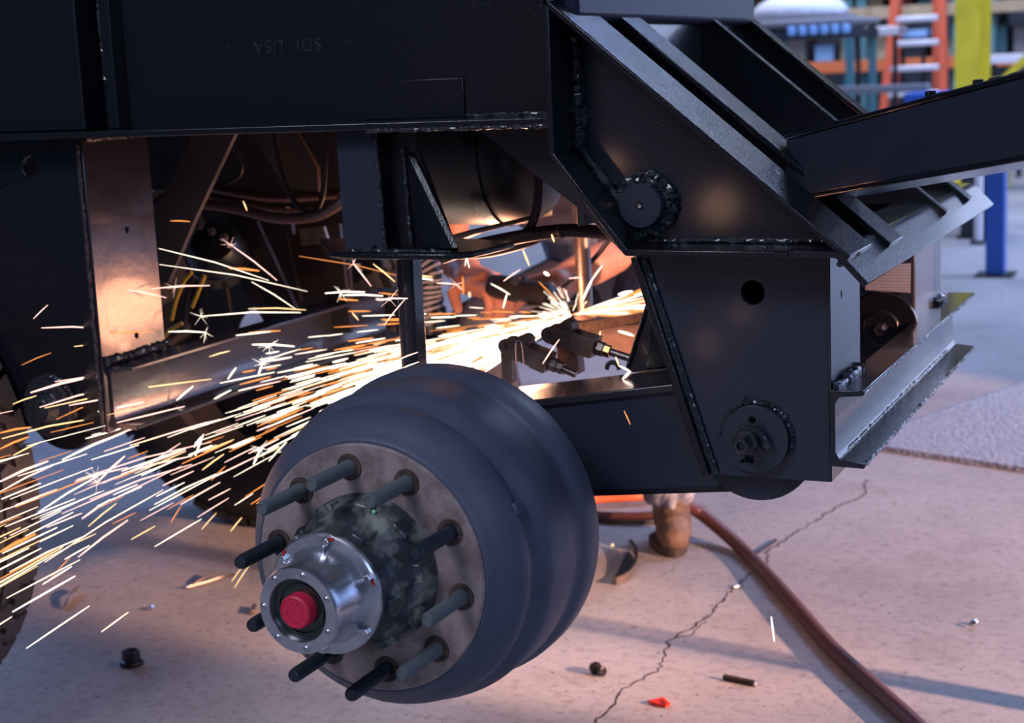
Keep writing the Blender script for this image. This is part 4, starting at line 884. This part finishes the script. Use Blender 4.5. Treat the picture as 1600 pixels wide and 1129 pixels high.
MB().tube(spline([aZ(295, 916, .004), aZ(325, 908, .006), aZ(350, 900, .010), aZ(372, 897, .012)], 4), .0035, 8).build('wire', 'steel', t)
MB().tube([aZ(300, 914, .004), aZ(318, 903, .012), aZ(335, 893, .016)], .004, 8).build('wire', 'steel', t)
MB().blob(aZ(291, 916, .006), .006, .005, .005, 6).build('bead', 'chrome', t)
rodthing('chisel_pin', 'thin dark pin lying on the floor right of the hose', 'pin', (1178, 866), (1212, 843), .004, 'nut', None)
# shadow-casting stand off to the right of the frame
stn = thing('stand_post', 'slim steel stand post outside the frame on the right', 'stand', (.55, 2.775, 0))
MB().cyl((.55, 2.775, 0.01), (.55, 2.775, 1.25), .028, 20).build('pole', 'blue', stn); MB().box(.43, .67, 2.655, 2.895, 0, .012).build('base', 'blue', stn, bevel=.002)

# ================================================================ background hall
def bx(name, mat, px0, px1, Y, dep, label=None, cat=None, parent=None, group=None, bevel=.01):
    a_, b_ = aY(*px0, Y), aY(*px1, Y); x0, x1 = sorted((a_.x, b_.x)); z0, z1 = sorted((a_.z, b_.z)); z0 = max(z0, 0)
    return MB().box(x0, x1, Y, Y+dep, z0, z1).build(name, mat, parent, label=label, cat=cat, group=group, bevel=bevel)
def toz(x, y, Y): return aY(x, y, Y)
# blue post on the floor
p = aZ(1556, 430); bp = thing('blue_post', 'blue steel guard post bolted to the floor at the right', 'post', p)
MB().box(p.x-.048, p.x+.048, p.y-.055, p.y+.055, .01, .86).build('post', 'blue', bp, bevel=.006); MB().box(p.x-.10, p.x+.10, p.y-.10, p.y+.10, 0, .012).build('foot_plate', 'nut', bp, bevel=.002)
# dark cabinet and pale post behind it
for nm, mt_, xa, xb, Y, lab, h in (('dark_cabinet', 'darkbox', 1500, 1545, 10.5, 'dark upright cabinet seen left of the blue post', .88), ('white_post', 'white', 1522, 1533, 10.2, 'slim white post in front of the dark cabinet', .84)):
    a_, b_ = aY(xa, 330, Y), aY(xb, 330, Y); t = thing(nm, lab, 'cabinet' if 'cab' in nm else 'post', ((a_.x+b_.x)/2, Y, 0))
    MB().box(a_.x, b_.x, Y, Y+(.5 if 'cab' in nm else .08), .01, h).build('body', mt_, t, bevel=.01)
    MB().box(a_.x-.02, b_.x+.02, Y-.02, Y+.3, 0, .02).build('base', 'nut', t)
# yellow column
Yc = 14.0
a_, b_ = aY(1492, 60, Yc), aY(1541, 60, Yc)
yc = thing('yellow_column', 'bright yellow steel column in the background', 'column', ((a_.x+b_.x)/2, Yc, 0)); w_ = b_.x-a_.x
MB().box(a_.x, b_.x-.05, Yc, Yc+.02, 0, 4.5).build('flange', 'yellow', yc); MB().box(a_.x+w_*.4, a_.x+w_*.46, Yc+.02, Yc+.25, 0, 4.5).build('web', 'yellow', yc)
MB().box(a_.x, b_.x, Yc+.25, Yc+.27, 0, 4.5).build('flange', 'yellow', yc); MB().box(a_.x-.15, b_.x+.15, Yc-.15, Yc+.4, 0, .03).build('base_plate', 'yellow', yc)
gq = [aY(x, y, 14.4) for x, y in ((1556, 128), (1610, 76), (1610, 92), (1566, 133))]
yb_ = thing('yellow_brace', 'yellow diagonal brace at the far right beside the column', 'brace', (gq[0].x, 14.4, .8)); MB().prism(gq, (0, .12, 0)).build('bar', 'yellow', yb_); MB().box(gq[0].x-.15, gq[0].x+.1, 14.4, 14.6, 0, gq[0].z+.03).build('foot', 'yellow', yb_)
# orange ladder
Yl = 16.5
ld = thing('step_ladder', 'orange step ladder with pale rungs in the background', 'ladder', aY(1420, 210, Yl))
def stile(x0, y0, x1, y1, w, mt_, dY=0):
    a_, b_ = aY(x0, y0, Yl), aY(x1, y1, Yl); d = (b_-a_)*(a_.z/(a_.z-b_.z)); b_ = a_+d
    MB().prism([a_-V(w, 0, 0), a_+V(w, 0, 0), b_+V(w, 0, 0), b_-V(w, 0, 0)], (0, .08, 0)).build('stile', mt_, ld, bevel=.01)
stile(1404, -60, 1380, 170, .042, 'ladder'); stile(1470, -60, 1474, 170, .042, 'ladder')
for y, xa, xb in ((-8, 1400, 1471), (31, 1397, 1471), (69, 1394, 1472), (108, 1388, 1473), (148, 1385, 1473), (188, 1381, 1473)):
    a_, b_ = aY(xa, y, Yl), aY(xb, y, Yl); MB().box(a_.x, b_.x, Yl+.0, Yl+.10, a_.z-.028, a_.z+.028).build('rung', 'alu_bright', ld, bevel=.01)
for (x0, y0, x1, y1) in ((1408, -60, 1396, 210), (1462, -60, 1462, 210)):
    a_, b_ = aY(x0, y0, Yl+.5), aY(x1, y1, Yl+.9); MB().tube([a_, V(b_.x, b_.y, 0)], .03, 8).build('rear_leg', 'ladder', ld)
# pallet rack
Yr = 18.0
rk = thing('pallet_rack', 'long teal and orange pallet rack across the back of the hall', 'rack', aY(1350, 200, Yr))
for x in (1112, 1178, 1331, 1352, 1500, 1552, 1640):
    a_ = aY(x, 60, Yr+.3); MB().box(a_.x-.05, a_.x+.05, Yr+.1, Yr+.2, 0, 4).build('upright', 'teal', rk)
    MB().box(a_.x-.05, a_.x+.05, Yr+1.0, Yr+1.1, 0, 4).build('upright', 'teal', rk)
for y, mt_ in ((102, 'rackorange'), (20, 'wood'), (-30, 'teal')):
    a_, b_ = aY(1100, y, Yr), aY(1660, y, Yr); b_.z = aY(1380, y, Yr).z; MB().box(a_.x, b_.x, Yr, Yr+.08, b_.z-.065, b_.z+.065).build('shelf_beam', mt_, rk, bevel=.01)
    MB().box(a_.x, b_.x, Yr+.08, Yr+1.1, b_.z+.02, b_.z+.06).build('shelf_deck', 'wood', rk)
zc_ = aY(1380, 102, Yr).z+.066
shelfz = [aY(1380, 102, Yr).z+.07, aY(1380, 20, Yr).z+.07, 0.0, aY(1380, -30, Yr).z+.07]
kinds = [('cream', 'cream cardboard box'), ('brownbox', 'brown cardboard box'), ('darkbox', 'dark plastic crate'), ('teal', 'teal metal bin'), ('skyblue', 'light blue plastic tote'), ('white', 'white wrapped bundle'), ('maroon', 'maroon crate'), ('greycloth', 'grey case')]
def crate(x, y, z, w, d, h, mt_, lab, grp, cat='box'):
    o_ = thing('storage_box', lab, cat, (x, y, z), grp)
    MB().box(x-w/2, x+w/2, y-d/2, y+d/2, z, z+h*.9).build('body', mt_, o_, bevel=.01); MB().box(x-w/2-.01, x+w/2+.01, y-d/2-.01, y+d/2+.01, z+h*.9, z+h).build('lid', mt_, o_, bevel=.008)
rr_ = random.Random(11)
nm_shelf = ['on the middle shelf of the far rack', 'on the top shelf of the far rack', 'on the floor under the far rack', 'on the highest shelf of the far rack']
for si in (0, 1, 2, 3):
    x = aY(1150, 60, Yr).x; xe = aY(1610, 60, Yr).x; seen = {}
    top = {0: .42, 1: .28, 2: .62, 3: .5}[si]
    while x < xe:
        w_ = rr_.uniform(.18, .55); k_ = rr_.choice(kinds); h_ = rr_.uniform(.35, .95)*top
        n_ = seen.get(k_[0], 0); seen[k_[0]] = n_+1
        crate(x+w_/2, Yr+.60, shelfz[si], w_, .6, h_, k_[0], ('first ', 'second ', 'third ', 'fourth ', 'fifth ', 'sixth ', 'seventh ')[n_]+k_[1]+' from the left '+nm_shelf[si], 'boxes '+nm_shelf[si]+', '+k_[0]); x += w_+rr_.uniform(.01, .14)
# table with padded cover and white bundle in front of the rack
Yt = 13.0
tb = thing('work_table', 'grey covered table with blue trim left of the ladder', 'table', aY(1260, 150, Yt))
a_, b_ = aY(1165, 34, Yt), aY(1336, 34, Yt)
MB().box(a_.x, b_.x, Yt, Yt+1, a_.z-.07, a_.z).build('top', 'greycloth', tb, bevel=.03)
a2, b2 = aY(1200, 54, Yt), aY(1325, 54, Yt); MB().box(a_.x, b_.x, Yt+.02, Yt+.9, a2.z-.05, a2.z+.02).build('tray', 'darkbox', tb, bevel=.01)
for k in range(6):
    x = aY(1236+17*k, 51, Yt-.02).x; MB().box(x-.03, x+.03, Yt-.03, Yt+.05, a2.z-.02, a2.z+.05).build('blue_bin', 'skyblue', tb, bevel=.01)  # plain blue blocks stand in for a row of blue lights
for x in (1180, 1325):
    for yy in (Yt+.06, Yt+.9): q = aY(x, 60, Yt); MB().box(q.x-.03, q.x+.03, yy-.03, yy+.03, 0, a_.z-.06).build('leg', 'teal', tb)
MB().box(a_.x, b_.x, Yt+.05, Yt+.9, .35, .40).build('lower_shelf', 'wood', tb)
wb = thing('wrapped_bundle', 'white wrapped dome-shaped bundle on the grey table', 'bundle', aY(1255, 30, Yt+.3))
mbw = MB(); q = aY(1250, 28, Yt+.4); mbw.blob(V(q.x, q.y, a_.z+.03), .42, .28, .20, 12); mbw.blob(V(q.x-.12, q.y, a_.z+.05), .20, .2, .15, 10)
mbw.v = [(p[0], p[1], max(p[2], a_.z+.031)) for p in mbw.v]
mbw.build('wrap', 'white', wb, remesh=.03)
MB().box(q.x-.42, q.x+.42, q.y-.28, q.y+.28, a_.z, a_.z+.03).build('pad', 'greycloth', wb, bevel=.01)
# bench rail, blue bin near the ladder foot
for nm, mt_, p0, p1, Y, dd, lab, cat in (('bench_rail', 'greycloth', (1300, 136), (1450, 143), 12.0, .1, 'grey rail low in the background in front of the ladder', 'rail'),
     ('blue_bin', 'blue', (1412, 146), (1470, 170), 11.5, .4, 'blue bin in the background just above the drawbar beam', 'bin'),
     ('white_shelf', 'alu_bright', (1333, 44), (1404, 54), 15.5, .4, 'pale narrow shelf left of the ladder', 'shelf'),
     ('blue_bin', 'skyblue', (1404, 48), (1448, 58), 17.2, .3, 'light blue bin behind the ladder rungs', 'bin'),
     ('pipe_bundle', 'white', (1545, 86), (1600, 98), 15.5, .4, 'pale bundle on a stand right of the yellow column', 'bundle')):
    a_, b_ = aY(*p0, Y), aY(*p1, Y); x0, x1 = sorted((a_.x, b_.x)); z0, z1 = sorted((a_.z, b_.z)); t = thing(nm, lab, cat, ((x0+x1)/2, Y, 0))
    MB().box(x0, x1, Y, Y+dd, z0, z1).build('body', mt_, t, bevel=.008)
    for xx in (x0+.04, x1-.04): MB().box(xx-.02, xx+.02, Y+.02, Y+.06, 0, z0+.005).build('leg', 'nut', t)
